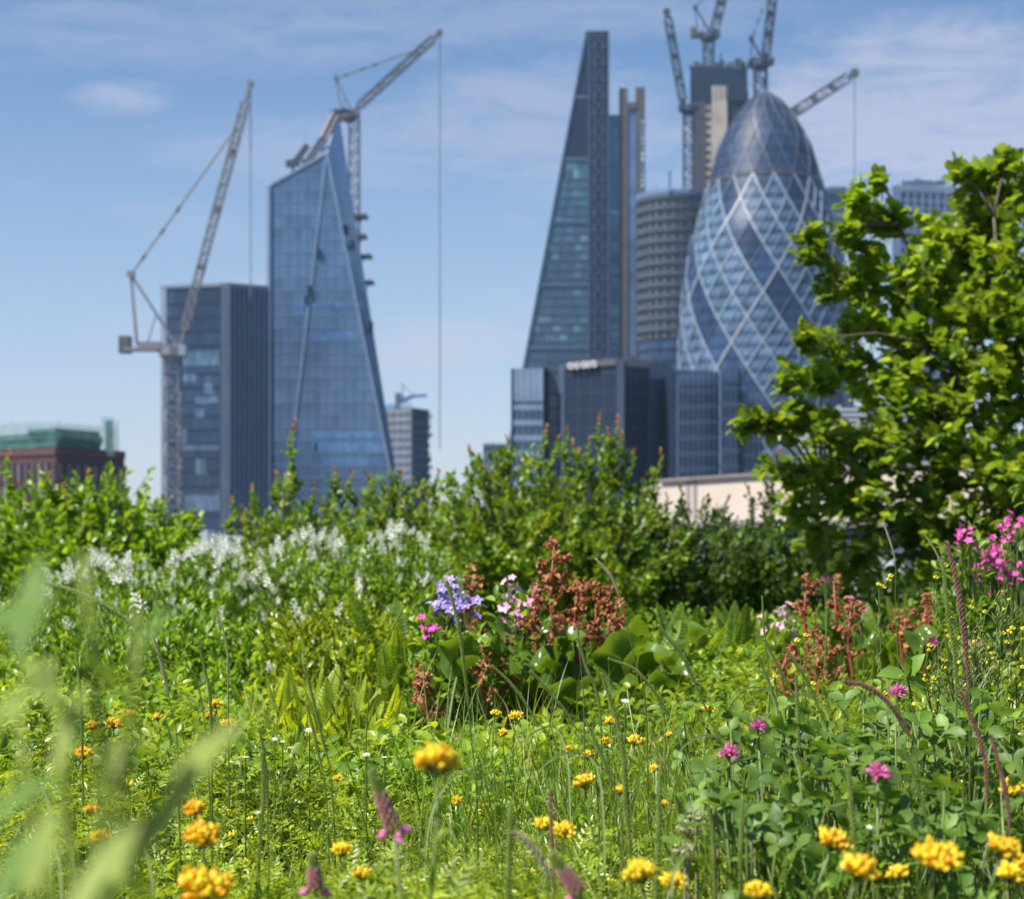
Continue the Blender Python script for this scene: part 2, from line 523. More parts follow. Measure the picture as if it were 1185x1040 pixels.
for i in range(5):
    for j in range(2):
        hs.bar((PX(119 + i * 3, Y), Y + j * 3, zt1 - 1), (PX(119 + i * 3, Y), Y + j * 3, PZ(484 + (i % 2) * 5, Y)), 0.14)
for k in range(9):
    z = zt1 + k * 0.65; hs.bar((PX(117.5, Y), Y, z), (PX(132, Y), Y, z), 0.13)
hs.box(PX(121, Y), PX(127, Y), Y + .3, Y + 2.4, zt1, PZ(486, Y))
hs.build("hoist_tower", p_pole, b)

# ---- faceted dark office tower
Y0 = 450
b = thing("faceted_office_tower", "dark blue faceted office tower with a pale vertical strip, behind the left crane mast", "building", (PX(250, 460), 465, GROUND_Z))
F1 = face(186.5, 462, 193, 452, 333.5, 333); F2 = face(193, 452, 256, 442, 333, 330.5); F3 = face(256, 442, 263.5, 442, 330.5, 330.5); F4 = face(263.5, 442, 309.5, 456, 330.5, 334)
plan = [(f[0].x, f[0].y) for f in (F1, F2, F3, F4)] + [(F4[1].x, F4[1].y), (PX(303, 490), 490), (PX(200, 490), 490)]
zt = [F1[3].z, F2[3].z, F3[3].z, F4[3].z, F4[2].z, F4[2].z, F1[3].z]
block(b, "glazing", g_dark, plan, GROUND_Z, zt)
s1 = MB(); patch(s1, F3, 0, 1, 0, 1.0, 0.3); fins(s1, F3, 0.9, 0.2, 0.5)
s1.build("corner_pier", p_grey, b)
s2 = MB(); patch(s2, F1, 0, 1, 0, 1, 0.1); s2.build("side_panel", p_grey, b)
fm = MB(); fins(fm, F4, 2.2, 0.45, 0.7); fm.build("fins", p_mull, b)
bm_ = MB(); bands(bm_, F2, 3.9, 0.55, 0.15); fins(bm_, F2, 1.5, 0.16, 0.2); bm_.build("floor_bands", p_navy, b)
m_pp = m_glass("reflected_light_glass", (0.0480, 0.0874, 0.1496), (0.0960, 0.1520, 0.2288), frac=0.4)  # paler glass paints patches of reflected light on the front face
for (x0, x1, y0, y1) in ((213, 254, 405, 422), (213, 228, 431, 441), (237, 246, 442, 455), (226, 254, 458, 466), (227, 237, 472, 482), (212, 255, 514, 520), (227, 240, 530, 548), (214, 255, 572, 590), (212, 218, 495, 512)):
    W_ = 256 - 193.; H_ = F2[3].z - GROUND_Z
    v1 = (PZ(y0, 447) - GROUND_Z) / H_; v0 = (PZ(y1, 447) - GROUND_Z) / H_
    lb = MB(); patch(lb, F2, (x0 - 193) / W_, (x1 - 193) / W_, v0, v1, 0.17); lb.build("pale_glazing_patch", m_pp, b)

rb = MB()
for i in range(len(plan)):
    p, q = plan[i], plan[(i + 1) % len(plan)]
    rb.bar((p[0], p[1], zt[i] + .3), (q[0], q[1], zt[(i + 1) % len(plan)] + .3), 0.5, 0.9)
rb.build("parapet", p_grey, b)

# ---- wedge-shaped glass tower
b = thing("wedge_glass_tower", "blue glass wedge tower with a slanting peak and an unfinished crown", "skyscraper", (PX(380, 540), 540, GROUND_Z))
ybase = HOR + (CAMZ - GROUND_Z) / 520 * FPX
BL = P(312, ybase, 520); BR = P(485, ybase, 520); TR = P(378, 178.5, 520); TL = P(311.8, 216, 520)
AP = P(391, 128, 548); BR2 = P(481, HOR + (CAMZ - GROUND_Z) / 562 * FPX, 562)
BL2 = Vector((BL.x, 562, GROUND_Z)); TL2 = Vector((BL.x, 562, TL.z))
gm = MB()
fq = (TR.z - BR2.z) / (AP.z - BR2.z); MM = BR2.lerp(AP, fq)
gm.add([tuple(v) for v in (BL, BR, TR, TL, MM, BR2, BL2, TL2)], [(0, 1, 2, 3), (1, 5, 4, 2), (3, 2, 4, 7), (5, 6, 7, 4), (6, 0, 3, 7), (0, 6, 5, 1)])
ft = MB(); dx_ = Vector((-2.2, 0, 0)); ft.add([tuple(v) for v in (TR, MM, AP, TR + dx_, MM + dx_, AP + dx_ * .4)], [(0, 1, 2), (5, 4, 3), (0, 2, 5, 3), (2, 1, 4, 5), (1, 0, 3, 4)]); ft.build("peak_fin", g_blue, b)
gm.build("glazing", g_blue, b)
QF = [BL, BR, TR, TL]; QR = [BR, BR2, AP, TR]
fb = MB(); 
def wx1(z):      # right edge of the leaning front face at height z
    return BR.x + (TR.x - BR.x) * (z - BR.z) / (TR.z - BR.z)
def wx0(z):
    return BL.x if z < TL.z else BL.x + (TR.x - BL.x) * (z - TL.z) / (TR.z - TL.z)
for k in range(1, int((TR.z - GROUND_Z) / 4.0)):
    z = GROUND_Z + k * 4.0; fb.box(wx0(z + .2) + .05, wx1(z + .2) - .05, 519.9, 520.05, z, z + .4)
for k in range(1, int((BR.x - BL.x) / 3.0)):
    x = BL.x + k * 3.0
    ztp = TL.z + (TR.z - TL.z) * (x - BL.x) / (TR.x - BL.x) if x < TR.x else BR.z + (TR.z - BR.z) * (x - BR.x) / (TR.x - BR.x)
    fb.box(x - .08, x + .08, 519.87, 520.05, GROUND_Z, ztp - .1)

fb.build("floor_bands", m_plain("wedge_spandrel", (0.105, 0.165, 0.28), 0.35, noise=0.15, scale=0.1), b)
sb = MB(); patch(sb, QR, 0, 1, 0, 1, 0.06)
g_side = m_glass("side_glass", (0.0874, 0.1642, 0.3103), (0.1456, 0.2421, 0.4004), frac=0.15, metal=0.2)
so = sb.build("side_glazing", g_side, b)
ed = MB()
ed.bar(BR + Vector((0, -.4, 0)), TR + Vector((0, -.4, 0)), 0.5, 0.6)
ed.bar(BL + Vector((-.3, -.3, 0)), TL + Vector((-.3, -.3, 0)), 1.1, 0.9)
f0 = P(377, 182, 519.6); f1 = P(363, 300, 519.6); f2 = P(341, 487, 519.6); f3 = P(322, 650, 519.6)
ed.bar(f0, f1, 0.42, 0.12); ed.bar(f1, f2, 0.42, 0.12); ed.bar(f2, f3, 0.42, 0.12)
ed.bar(TL + Vector((0, 0, .3)), TR + Vector((0, 0, .3)), 0.7, 0.7); ed.bar(TR, AP, 0.6, 0.6)
ed.build("edge_trim", m_plain("edge_metal", (0.20, 0.27, 0.38), 0.4, noise=0.1), b)
ho = MB()
for (x, y, w, h) in ((369, 293, 4, 11), (358, 337, 4.5, 13), (354, 347, 3, 9)):
    c = P(x, y, 519.7); ho.box(c.x - w * .138, c.x + w * .138, 519.2, 520.1, c.z - h * .138, c.z + h * .138)
for (x, y, w, h) in ((402, 268, 4, 10), (409, 285, 3, 10), (430, 380, 4, 14)):
    c = P(x, y, 528); ho.box(c.x - w * .138, c.x + w * .138, 524, 527.8, c.z - h * .138, c.z + h * .138)
ho.build("open_panels", p_navy, b)
m_wp = m_glass("wedge_pale", (0.0762, 0.1702, 0.3573), (0.1165, 0.2341, 0.4189), frac=0.3, metal=0.1)
for (x0, x1, y0, y1) in ((362, 440, 498, 507), (364, 446, 511, 523), (372, 450, 530, 540), (356, 410, 384, 395), (340, 418, 350, 356), (361, 368, 512, 524)):
    a = P(x0, y1, 519.8); c = P(x1, y0, 519.8); lp = MB(); lp.box(a.x, c.x, 519.93, 520.05, a.z, c.z); lp.build('pale_glazing_patch', m_wp, b)
cr = MB()
for dY in (522, 530, 540):
    a = P(352, 190, dY); c = P(372, 160, dY); d = P(386, 131, dY + 6)
    cr.bar(a, c, 1.1, 1.1); cr.bar(c, d, 1.1, 1.1)
    a2 = P(357, 191, dY); c2 = P(377, 163, dY); d2 = P(391, 134, dY + 6)
    cr.bar(a2, c2, .7, .7); cr.bar(c2, d2, .7, .7)
    for t in range(8):
        tt = t / 7
        cr.bar(a.lerp(c, tt), a2.lerp(c2, min(1, tt + .1)), .5); cr.bar(c.lerp(d, tt), c2.lerp(d2, min(1, tt + .1)), .5)
cr.bar(P(384, 131, 534), P(402, 129, 540), 1.6); cr.bar(P(388, 127, 540), P(396, 140, 540), 1.6)
cr.build("open_crown_frame", p_bronze, b)
cb = MB()
cb.bar(P(331, 190, 523), P(347, 188, 523), 1.6, 2.2); cb.bar(P(343, 186, 523), P(356, 168, 523), 1.7, 1.7); cb.bar(P(333, 192, 526), P(357, 170, 526), .9, .9)
cb.bar(P(340, 190, 523), P(338, 204, 523), .8); cb.bar(P(350, 184, 523), P(352, 194, 523), .8)
cb.build("cleaning_cradle", p_steeld, b)
hp = MB()
for (x0, x1, y) in ((410, 426, 252), (412, 425, 275), (410, 431, 298), (420, 433, 328)):
    a = P(x0, y, 566); c = P(x1, y, 566); hp.box(a.x, c.x, 562, 568, a.z - .45, a.z + .45)
    hp.bar((c.x - 1.4, 565, a.z), (c.x - 1.4, 565, a.z + 1.6), .35); hp.bar((a.x + 1, 565, a.z - 2.4), (c.x - 1, 565, a.z), .3)
hp.build("loading_platforms", p_steeld, b)

# ---- small tower under construction with a blue crane
b = thing("unfinished_slab_tower", "small grey tower under construction right of the wedge tower", "building", (PX(471, 700), 715, GROUND_Z))
FL = face(444, 708, 476, 700, 473, 471.5); FR = face(476, 700, 496, 712, 471.5, 475)
plan = [(FL[0].x, 708), (FL[1].x, 700), (FR[1].x, 712), (FR[1].x - 2, 740), (FL[0].x, 740)]
block(b, "core", p_slate, plan, GROUND_Z, FL[2].z)
x_ = MB(); bands(x_, FL, 3.6, 0.9, 0.15); fins(x_, FL, 4, 0.4, 0.2); x_.build("concrete_frame", m_plain("dull_frame", (0.20, 0.20, 0.21), 0.8, noise=0.15, scale=.2), b)
x_ = MB(); bands(x_, FR, 3.6, 1.0, 0.9)
for k in range(40):
    v = random.random(); u = random.random(); patch(x_, FR, max(0, u - .08), min(1, u + .12), max(0, v - .012), v, 1.3 + random.random())
x_.build("scaffold_decks", p_navy, b)
x_ = MB()
for k in range(14):
    u = k / 13; p = quadpt(FL, u, 1); x_.bar(p, p + Vector((0, 0, 1.2 + random.random() * 1.5)), .35)
x_.bar(quadpt(FL, 0, 1) + Vector((0, 0, .9)), quadpt(FL, .6, 1) + Vector((0, 0, .9)), .4, 1.1)
x_.build("edge_protection", p_blue, b)
b = thing("blue_luffing_crane", "little blue crane on top of the small unfinished tower", "crane", P(461, 472, 705))
x_ = MB(); x_.bar(P(461, 473, 705), P(461, 455, 705), 2.6); x_.build("mast", p_steel, b)
x_ = MB(); x_.bar(P(459, 461, 705), P(469, 463, 705), 2.2, 2.6); x_.bar(P(469, 463, 705), P(478, 458, 705), 1.6, 1.6); x_.bar(P(476, 458.5, 705), P(494, 457.5, 705), 1.0, 1.3); x_.build("jib", p_blue, b)
x_ = MB(); x_.bar(P(466, 460, 705), P(466, 443, 705), .4); x_.bar(P(466, 446, 705), P(480, 458, 705), .25); x_.build("tie_post", p_steel, b)

# ---- pale low block
b = thing("pale_office_block", "low pale grey glass block left of the dark office blocks", "building", (PX(575, 420), 430, GROUND_Z))
Q = face(559, 420, 600, 420, 513.5, 513)
block(b, "glazing", g_pale, [(Q[0].x, 420), (Q[1].x, 420), (Q[1].x, 450), (Q[0].x, 450)], GROUND_Z, Q[2].z)
x_ = MB(); bands(x_, Q, 3.8, .8, .15); fins(x_, Q, 2, .3, .2); patch(x_, Q, 0, 1, .985, 1, .4); x_.build("floor_bands", p_grey, b)

# ---- tall tapering tower with ladder frame and service core
b = thing("tapering_wedge_skyscraper", "tallest skyscraper with a slanted left edge and a cross-braced frame", "skyscraper", (PX(680, 700), 720, GROUND_Z))
ybs = HOR + (CAMZ - GROUND_Z) / 700 * FPX
def slx(y): return 679.5 + (y - 36.5) * (626 - 679.5) / (320 - 36.5)
A = P(slx(ybs), ybs, 700); B = P(680.5, ybs, 700); C = P(680.5, 36.5, 700); D = P(679.0, 36.5, 700)
dY = Vector((0, 48, 0))
x_ = MB(); x_.add([tuple(v) for v in (A, B, C, D, *[Vector((q.x * 748 / 700, q.y + 48, q.z)) for q in (A, B, C, D)])], np.array([(0, 1, 2, 3), (5, 4, 7, 6), (1, 5, 6, 2), (2, 6, 7, 3), (3, 7, 4, 0), (0, 4, 5, 1)]))
x_.build("glazing", g_teal, b)
x_ = MB(); H = C.z - GROUND_Z
Qt = [A, B, C, D]
bands(x_, Qt, 3.95, 1.0, 0.2, v_max=0.74); x_.build("floor_bands", m_plain("tower_spandrel", (0.0370, 0.0638, 0.1016), .4, noise=.15, scale=.1), b)
x_ = MB(); patch(x_, Qt, 0.0, 1, 0.775, .995, 0.22); x_.build("upper_dark_cladding", p_navy, b)
x_ = MB()
for v in (0.1, 0.2115, 0.3235, 0.4355, 0.547, 0.6585, 0.7705, .88): patch(x_, Qt, 0, 1, v, v + .006, 0.5)
for u in (.33, .66): patch(x_, Qt, u - .008, u + .008, 0, .77, .25)
x_.bar(A + Vector((0, -.3, 0)), D + Vector((0, -.3, 0)), .9, .9)
x_.build("megaframe", m_plain("megaframe_blue", (0.0480, 0.0798, 0.1320), .4, noise=.1), b)
Ql = [P(680.5, ybs, 699), P(705, ybs, 699), P(705, 36, 699), P(679.5, 36, 699)]
x_ = MB(); x_.prism([(Ql[0].x, 699.2), (Ql[1].x, 699.2), (Ql[1].x * 1.06, 747), (Ql[0].x * 1.075, 747)], GROUND_Z, Ql[2].z); x_.build("ladder_frame_core", p_navy, b)
x_ = MB(); W = Ql[1].x - Ql[0].x; x0 = Ql[0].x; nz_ = 34
x_.bar((x0 + .5, 698.9, GROUND_Z), (x0 + .5, 698.9, Ql[2].z), .8, .5); x_.bar((x0 + W - .5, 698.9, GROUND_Z), (x0 + W - .5, 698.9, Ql[2].z), .8, .5)
xa = x0 + W * .28; xb = x0 + W * .72
x_.bar((xa, 698.9, GROUND_Z), (xa, 698.9, Ql[2].z), .5, .5); x_.bar((xb, 698.9, GROUND_Z), (xb, 698.9, Ql[2].z), .5, .5)
for k in range(nz_):
    za = GROUND_Z + (Ql[2].z - GROUND_Z) * k / nz_; zc = GROUND_Z + (Ql[2].z - GROUND_Z) * (k + 1) / nz_
    x_.bar((xa, 698.7, za), (xb, 698.7, zc), .55, .4); x_.bar((xb, 698.65, za), (xa, 698.65, zc), .55, .4); x_.bar((x0, 698.8, za), (x0 + W, 698.8, za), .6, .4)
x_.build("cross_bracing", m_plain("brace_blue", (0.0408, 0.0627, 0.1122), .5, noise=.15), b)
# north core
x_ = MB(); a = P(705, 133, 703); c = P(718, 133, 703); x_.box(a.x, c.x, 703, 742, GROUND_Z, a.z); x_.build("link_glazing", g_blue, b)
x_ = MB(); z = PZ(412, 703)
lit_ys = [312, 320, 325, 336, 343, 352, 361, 372, 383, 402, 414, 265, 281, 245]
for k in range(52):
    y0 = 145 + k * 5.2
    big_ = any(abs(y0 - q) < 3 for q in lit_ys)
    a = P(706, y0 + (3.6 if big_ else 1.2), 702.9); c = P(716.5, y0, 702.9)
    (x_ if big_ else x_).box(a.x, c.x, 702.7, 703.05, a.z, c.z)
x_.build("lit_lobby_windows", g_lit, b)
for (xa, xb, yt, yd) in ((716.5, 726.5, 102, 0), (735.5, 746.5, 101, 0)):
    x_ = MB(); a = P(xa, yt, 702); c = P(xb, yt, 702); x_.prism([(a.x, 702), (c.x, 702), (c.x * 1.05, 740), (a.x * 1.06, 740)], GROUND_Z, a.z)
    x_.build("service_core_tower", p_brown, b)
x_ = MB(); a = P(726.5, 119, 702.5); c = P(735.5, 119, 702.5); x_.box(a.x, c.x, 702.5, 738, GROUND_Z, a.z); 
x_.build("lift_shaft_glazing", g_blue, b)
x_ = MB(); a = P(726, 120, 702); c = P(736, 126, 702); x_.box(a.x, c.x, 701.6, 738.5, c.z, a.z + .5); x_.build("core_bridge", p_brown, b)
x_ = MB(); a = P(739, 150, 701.8); c = P(742, 150, 701.8)
for k in range(46):
    y0 = 140 + k * 6.1; p = P(742, y0, 701.9); x_.box(p.x, p.x + 1.3, 701.6, 702.05, p.z - 1.3, p.z)
x_.build("stair_windows", g_lit, b)

# ---- rounded unfinished tower
b = thing("rounded_unfinished_tower", "rounded tower under construction with stacked bare floors, left of the bullet-shaped tower", "building", (PX(778, 620), 645, GROUND_Z))
cx = PX(784, 640); R = 44 * 640 / FPX; cy = 655
def disc(mb, r, z0, z1, n=48, sq=1.0, mi=0):
    V = []
    for z in (z0, z1):
        for k in range(n):
            a = 2 * math.pi * k / n; V.append((cx + r * math.cos(a), cy + sq * r * math.sin(a), z))
    F = [(k, (k + 1) % n, n + (k + 1) % n, n + k) for k in range(n)] + [tuple(range(n - 1, -1, -1)), tuple(range(n, 2 * n))]
    mb.add(V, F, mi)
zt = PZ(224, 640); fl = 4.35
x_ = MB(); inn = MB(); cl = MB(); nt = MB()
for k in range(13):
    z = zt - k * fl
    disc(x_, R, z - 1.5, z)
    for q in range(26):
        a = 2 * math.pi * q / 26; cl.bar((cx + R * .93 * math.cos(a), cy + R * .93 * math.sin(a), z - fl), (cx + R * .93 * math.cos(a), cy + R * .93 * math.sin(a), z - 1.5), .6)
disc(inn, R * .80, zt - 13 * fl, zt - 1.6)
x_.build("floor_slabs", m_plain("slab_edge", (0.030, 0.045, 0.075), .7, noise=.2, scale=.2), b, smooth=False)
inn.build("inner_walls", p_conc_l, b, smooth=False); cl.build("columns", p_conc, b)
disc(nt, R * 1.01, zt, zt + 1.7)
for q in range(50):
    a = 2 * math.pi * q / 50; nt.bar((cx + R * math.cos(a), cy + R * math.sin(a), zt), (cx + R * math.cos(a), cy + R * math.sin(a), zt + 2.5 + 1.5 * (q % 3 == 0)), .25)
for zz in (0, 1):
    pass
nt.bar(P(775, 222, 640), P(775, 198, 640), 1.0, .8)
nt.build("edge_screens", m_plain("blue_screen", (0.09, 0.15, 0.25), .7, noise=.3, scale=.3), b)
x_ = MB(); disc(x_, R * .985, GROUND_Z, zt - 13 * fl); x_.build("clad_lower_storeys", g_dark, b)
x_ = MB()
for k in range(9):
    disc(x_, R * 1.0, zt - 13 * fl - k * 4.3 - 1.0, zt - 13 * fl - k * 4.3)
x_.build("lower_floor_bands", p_navy, b)

# ---- concrete core tower
b = thing("concrete_core_tower", "unfinished concrete core tower with dark formwork on top, behind the bullet-shaped tower", "building", (PX(830, 800), 815, GROUND_Z))
Yc = 790
def bx(name, mat, x0, x1, yt, yb, y0, y1):
    x_ = MB(); a = P(x0, yt, Yc); c = P(x1, yt, Yc); zb_ = GROUND_Z if yb is None else PZ(yb, Yc)
    x_.prism([(a.x, y0), (c.x, y0), (c.x * (y1 / y0), y1), (a.x * (y1 / y0 + .002), y1)], zb_, a.z); return x_.build(name, mat, b)
bx("formwork", p_navy, 798.5, 864.5, 79, 117, Yc - 1, Yc + 34)
bx("core_wall", p_conc_l, 823, 841, 100, None, Yc - 1.2, Yc + 20)
bx("side_wall", p_conc, 800, 815, 117, None, Yc, Yc + 20)
bx("recessed_wall", p_slate, 815, 823, 105, None, Yc + .5, Yc + 20)
bx("dark_cladding", p_navy, 841, 866, 105, None, Yc, Yc + 33)
x_ = MB()
for k in range(30):
    y0 = 112 + k * 9.6; a = P(816, y0 + 5, Yc); c = P(822, y0, Yc); x_.box(a.x, c.x, Yc - .4, Yc + .6, a.z, c.z)
x_.build("window_slots", m_plain("sandy_boards", (0.38, 0.30, 0.20), .8, noise=.3), b)
x_ = MB()
for x in (801.5, 806, 811, 815):
    x_.bar(P(x, 117, Yc - .6), P(x, 240, Yc - .6), 1.0, .6)
for k in range(40):
    y0 = 119 + k * 3.6; x_.bar(P(800, y0, Yc - .5), P(815, y0, Yc - .5), .5, .35)
x_.build("climbing_screen_rails", p_bronze, b)
x_ = MB()
for k in range(14):
    x = 800 + k * 5 + random.random() * 2; x_.bar(P(x, 80, Yc), P(x, 76 - 5 * random.random(), Yc), 1.4 + random.random(), 1.0)
x_.bar(P(854, 82, Yc), P(854, 69, Yc), 3.2); x_.bar(P(834, 80, Yc), P(834, 62, Yc), .8); x_.bar(P(832, 73, Yc), P(838, 72, Yc), 2.2, 1.5)
for k in range(12):
    x = 800.5 + k * 5.6; x_.bar(P(x, 80, Yc - 1.2), P(x, 117, Yc - 1.2), .35)
x_.build("rebar_and_rails", p_steeld, b)

# ---- bullet-shaped diagrid tower
GY = 540; GCX = PX(885, GY); SC = GY / FPX
b = thing("bullet_shaped_diagrid_tower", "bullet-shaped glass tower with spiralling dark bands and a white diamond lattice", "skyscraper", (GCX, GY, GROUND_Z))
prof_px = [(104, 0), (106.5, 5), (110, 10), (120, 22), (133, 32), (150, 43), (175, 54), (200, 61), (230, 70), (250, 75.5), (280, 85), (323, 93), (370, 98), (431, 101), (500, 100), (560, 97), (640, 92), (720, 86)]
pz = np.array([PZ(y, GY) for y, _ in prof_px])[::-1]; prr = np.array([r * SC for _, r in prof_px])[::-1]
NLEV = 22; ZT = PZ(104, GY)
def glevel_z(k): return GROUND_Z + (ZT - GROUND_Z) * k / NLEV
def gpt(a, bb, off=0.0):
    lev = min(max(a + bb, 0), NLEV); z = glevel_z(lev)
    r = float(np.interp(z, pz, prr)); th = math.radians((a - bb) * 10)
    rr = max(r + off, 0.02 + off)
    return Vector((GCX + rr * math.sin(th), GY - rr * math.cos(th), z))
gl = MB(); gds = {}; gt = MB(); SUB = 4; ribs = {}
ztop_light = PZ(206, GY)
lev_light = (ztop_light - GROUND_Z) / (ZT - GROUND_Z) * NLEV
lat = MB(); latb = MB(); dome = MB()
for A_ in range(-18, 36):
    for B_ in range(-20, 36):
        lev0 = A_ + B_
        if lev0 < -1 or lev0 >= NLEV: continue
        if not (-18 <= A_ - B_ < 18): continue
        V = []; 
        for i in range(SUB + 1):
            for j in range(SUB + 1):
                V.append(tuple(gpt(A_ + i / SUB, B_ + j / SUB)))
        F = [(i * (SUB + 1) + j, (i + 1) * (SUB + 1) + j, (i + 1) * (SUB + 1) + j + 1, i * (SUB + 1) + j + 1) for i in range(SUB) for j in range(SUB)]
        istop = lev0 + 2 > lev_light + 0.6
        if istop: gt.add(V, np.array(F))
        elif A_ % 3 == 0: gds.setdefault((A_ - B_ - (A_ + B_)) // 36 if False else A_ % 18, MB()).add(V, np.array(F))
        else: gl.add(V, np.array(F))
        for (da, db) in ((1, 0), (0, 1)):
            for s in range(2):
                p = gpt(A_ + da * s / 2, B_ + db * s / 2, .25); q = gpt(A_ + da * (s + 1) / 2, B_ + db * (s + 1) / 2, .25)
                if (q - p).length < .05: continue
                up = (p - Vector((GCX, GY, p.z))).normalized()
                darkline = (A_ % 3 == 0)
                if lev0 + s * .5 > lev_light - .5:
                    dome.bar(p, q, .34 if A_ % 2 else .2, .2, up)
                elif da == 1 and B_ % 3 == 1:
                    ribs.setdefault(B_ % 18, MB()).bar(p, q, .7, .3, up)
                elif da == 1 and darkline:
                    dome.bar(p, q, .3, .3, up)
                else:
                    lat.bar(p, q, .5, .3, up)
        if not istop and A_ % 3 != 0:     # white inner frame line of each light diamond
            for s in range(2):
                p = gpt(A_ + s / 2, B_ + .5, .2); q = gpt(A_ + (s + 1) / 2, B_ + .5, .2)
                up = (p - Vector((GCX, GY, p.z))).normalized(); lat.bar(p, q, .22, .3, up)
def m_gherkin(name, c, c2, band, metal, rough=.12):
    m, N, L, bs = newmat(name)
    t = N.new('ShaderNodeTexCoord'); sx = N.new('ShaderNodeSeparateXYZ'); L.new(t.outputs['Object'], sx.inputs[0])
    d = N.new('ShaderNodeMath'); d.operation = 'DIVIDE'; d.inputs[1].default_value = 4.05; L.new(sx.outputs['Z'], d.inputs[0])
    fr = N.new('ShaderNodeMath'); fr.operation = 'FRACT'; L.new(d.outputs[0], fr.inputs[0])
    r = ramp(N, [band, band, c, c2, c], [0, .26, .34, .7, 1.0]); L.new(fr.outputs[0], r.inputs['Fac'])
    g = N.new('ShaderNodeNewGeometry')
    dv = N.new('ShaderNodeVectorMath'); dv.operation = 'DIVIDE'; dv.inputs[1].default_value = (3, 3, 4.05)
    fl_ = N.new('ShaderNodeVectorMath'); fl_.operation = 'FLOOR'; w_ = N.new('ShaderNodeTexWhiteNoise')
    L.new(t.outputs['Object'], dv.inputs[0]); L.new(dv.outputs[0], fl_.inputs[0]); L.new(fl_.outputs[0], w_.inputs['Vector'])
    r2 = ramp(N, [(.75,) * 3, (1.3,) * 3]); L.new(w_.outputs['Value'], r2.inputs['Fac'])
    mu = N.new('ShaderNodeMix'); mu.data_type = 'RGBA'; mu.blend_type = 'MULTIPLY'; mu.inputs[0].default_value = 1
    L.new(r.outputs['Color'], mu.inputs[6]); L.new(r2.outputs['Color'], mu.inputs[7])
    r3 = ramp(N, [(.75,) * 3, (1.0,) * 3, (1.28,) * 3]); L.new(g.outputs['Random Per Island'], r3.inputs['Fac'])
    mu2 = N.new('ShaderNodeMix'); mu2.data_type = 'RGBA'; mu2.blend_type = 'MULTIPLY'; mu2.inputs[0].default_value = 1
    L.new(mu.outputs[2], mu2.inputs[6]); L.new(r3.outputs['Color'], mu2.inputs[7]); L.new(mu2.outputs[2], bs.inputs['Base Color'])
    bs.inputs['Specular IOR Level'].default_value = .22
    bs.inputs['Metallic'].default_value = metal; bs.inputs['Roughness'].default_value = rough
    return m
gl.build("light_glazing", m_gherkin("light_spiral_glass", (0.05, 0.092, 0.165), (0.085, 0.142, 0.22), (0.022, 0.045, 0.09), .0, .4), b, smooth=True)
gdm = m_gherkin("dark_spiral_glass", (0.0182, 0.0364, 0.0845), (0.0260, 0.0468, 0.0975), (0.0130, 0.0286, 0.0715), .0, .3)
for q_ in gds.values(): q_.build('dark_glazing_spiral', gdm, b, smooth=True)
gt.build("dome_glazing", m_gherkin("dome_glass", (0.014, 0.03, 0.07), (0.02, 0.04, 0.085), (0.012, 0.024, 0.055), .0, .5), b, smooth=True)
lat.build("diamond_lattice", p_white, b); [q_.build("silver_rib", p_silver, b) for q_ in ribs.values()]; dome.build("dome_lattice", m_plain("dome_frame", (0.07, 0.085, 0.12), .5, noise=.1), b)
x_ = MB()
zr = PZ(214, GY); rr = float(np.interp(zr, pz, prr)) + .2
for k in range(72):
    a0 = 2 * math.pi * k / 72; a1 = 2 * math.pi * (k + 1) / 72
    x_.bar((GCX + rr * math.cos(a0), GY + rr * math.sin(a0), zr), (GCX + rr * math.cos(a1), GY + rr * math.sin(a1), zr), .5, .9)
x_.build("ring_beam", p_bronze, b)

# ---- dark office cluster in front of the tall towers
DY = 330
def office(label, faces, mats, top_extra=None, depth=30):
    o = thing("dark_office_block", label, "building", (faces[0][0].x, faces[0][0].y + 10, GROUND_Z), "dark office blocks in front of the skyscrapers")
    return o
b = office("narrow blue-grey office block with light floor bands, leftmost of the dark blocks", [face(592, 330, 629, 326, 427, 426)], None)
Q = face(592.5, 331, 629, 326, 426.5, 426); Q2 = face(629, 326, 634.5, 332, 426, 426); Q3 = face(634.5, 332, 649, 332, 424, 423)
block(b, "glazing", g_steel, [(Q[0].x, 331), (Q[1].x, 326), (Q2[1].x, 332), (Q3[1].x, 332), (Q3[1].x, 360), (Q[0].x, 360)], GROUND_Z, [Q[3].z, Q[2].z, Q[2].z, Q[2].z, Q[2].z, Q[3].z])
x_ = MB()
Hh = Q[2].z - GROUND_Z; patch(x_, Q, .06, 1, 1 - 6.6 / Hh, 1, .1)
for k in range(9):
    v = 1 - (7.3 + k * 3.08) / Hh; patch(x_, Q, .06, 1, v - 1.1 / Hh, v, .14)
fins(x_, Q, 1.5, .12, .2); x_.build("floor_bands", m_plain("office_band", (0.0936, 0.1408, 0.2145), .5, noise=.15, scale=.2), b)
x_ = MB(); patch(x_, Q, 0, .06, 0, 1, .3); patch(x_, Q2, 0, 1, 0, 1, .1); x_.build("dark_corner_strip", p_navy, b)  # navy at the left edge paints the shading of that side
x_ = MB(); H3 = Q3[2].z - GROUND_Z; v = (PZ(454, 332) - GROUND_Z) / H3; patch(x_, Q3, .1, .9, 0, v, .15); x_.build("stair_glazing", g_pale, b)
x_ = MB()
for k in range(12): patch(x_, Q3, .1, .9, v - (k * 3 + .6) / H3, v - k * 3 / H3, .3)
x_.build("stair_bands", p_slate, b)

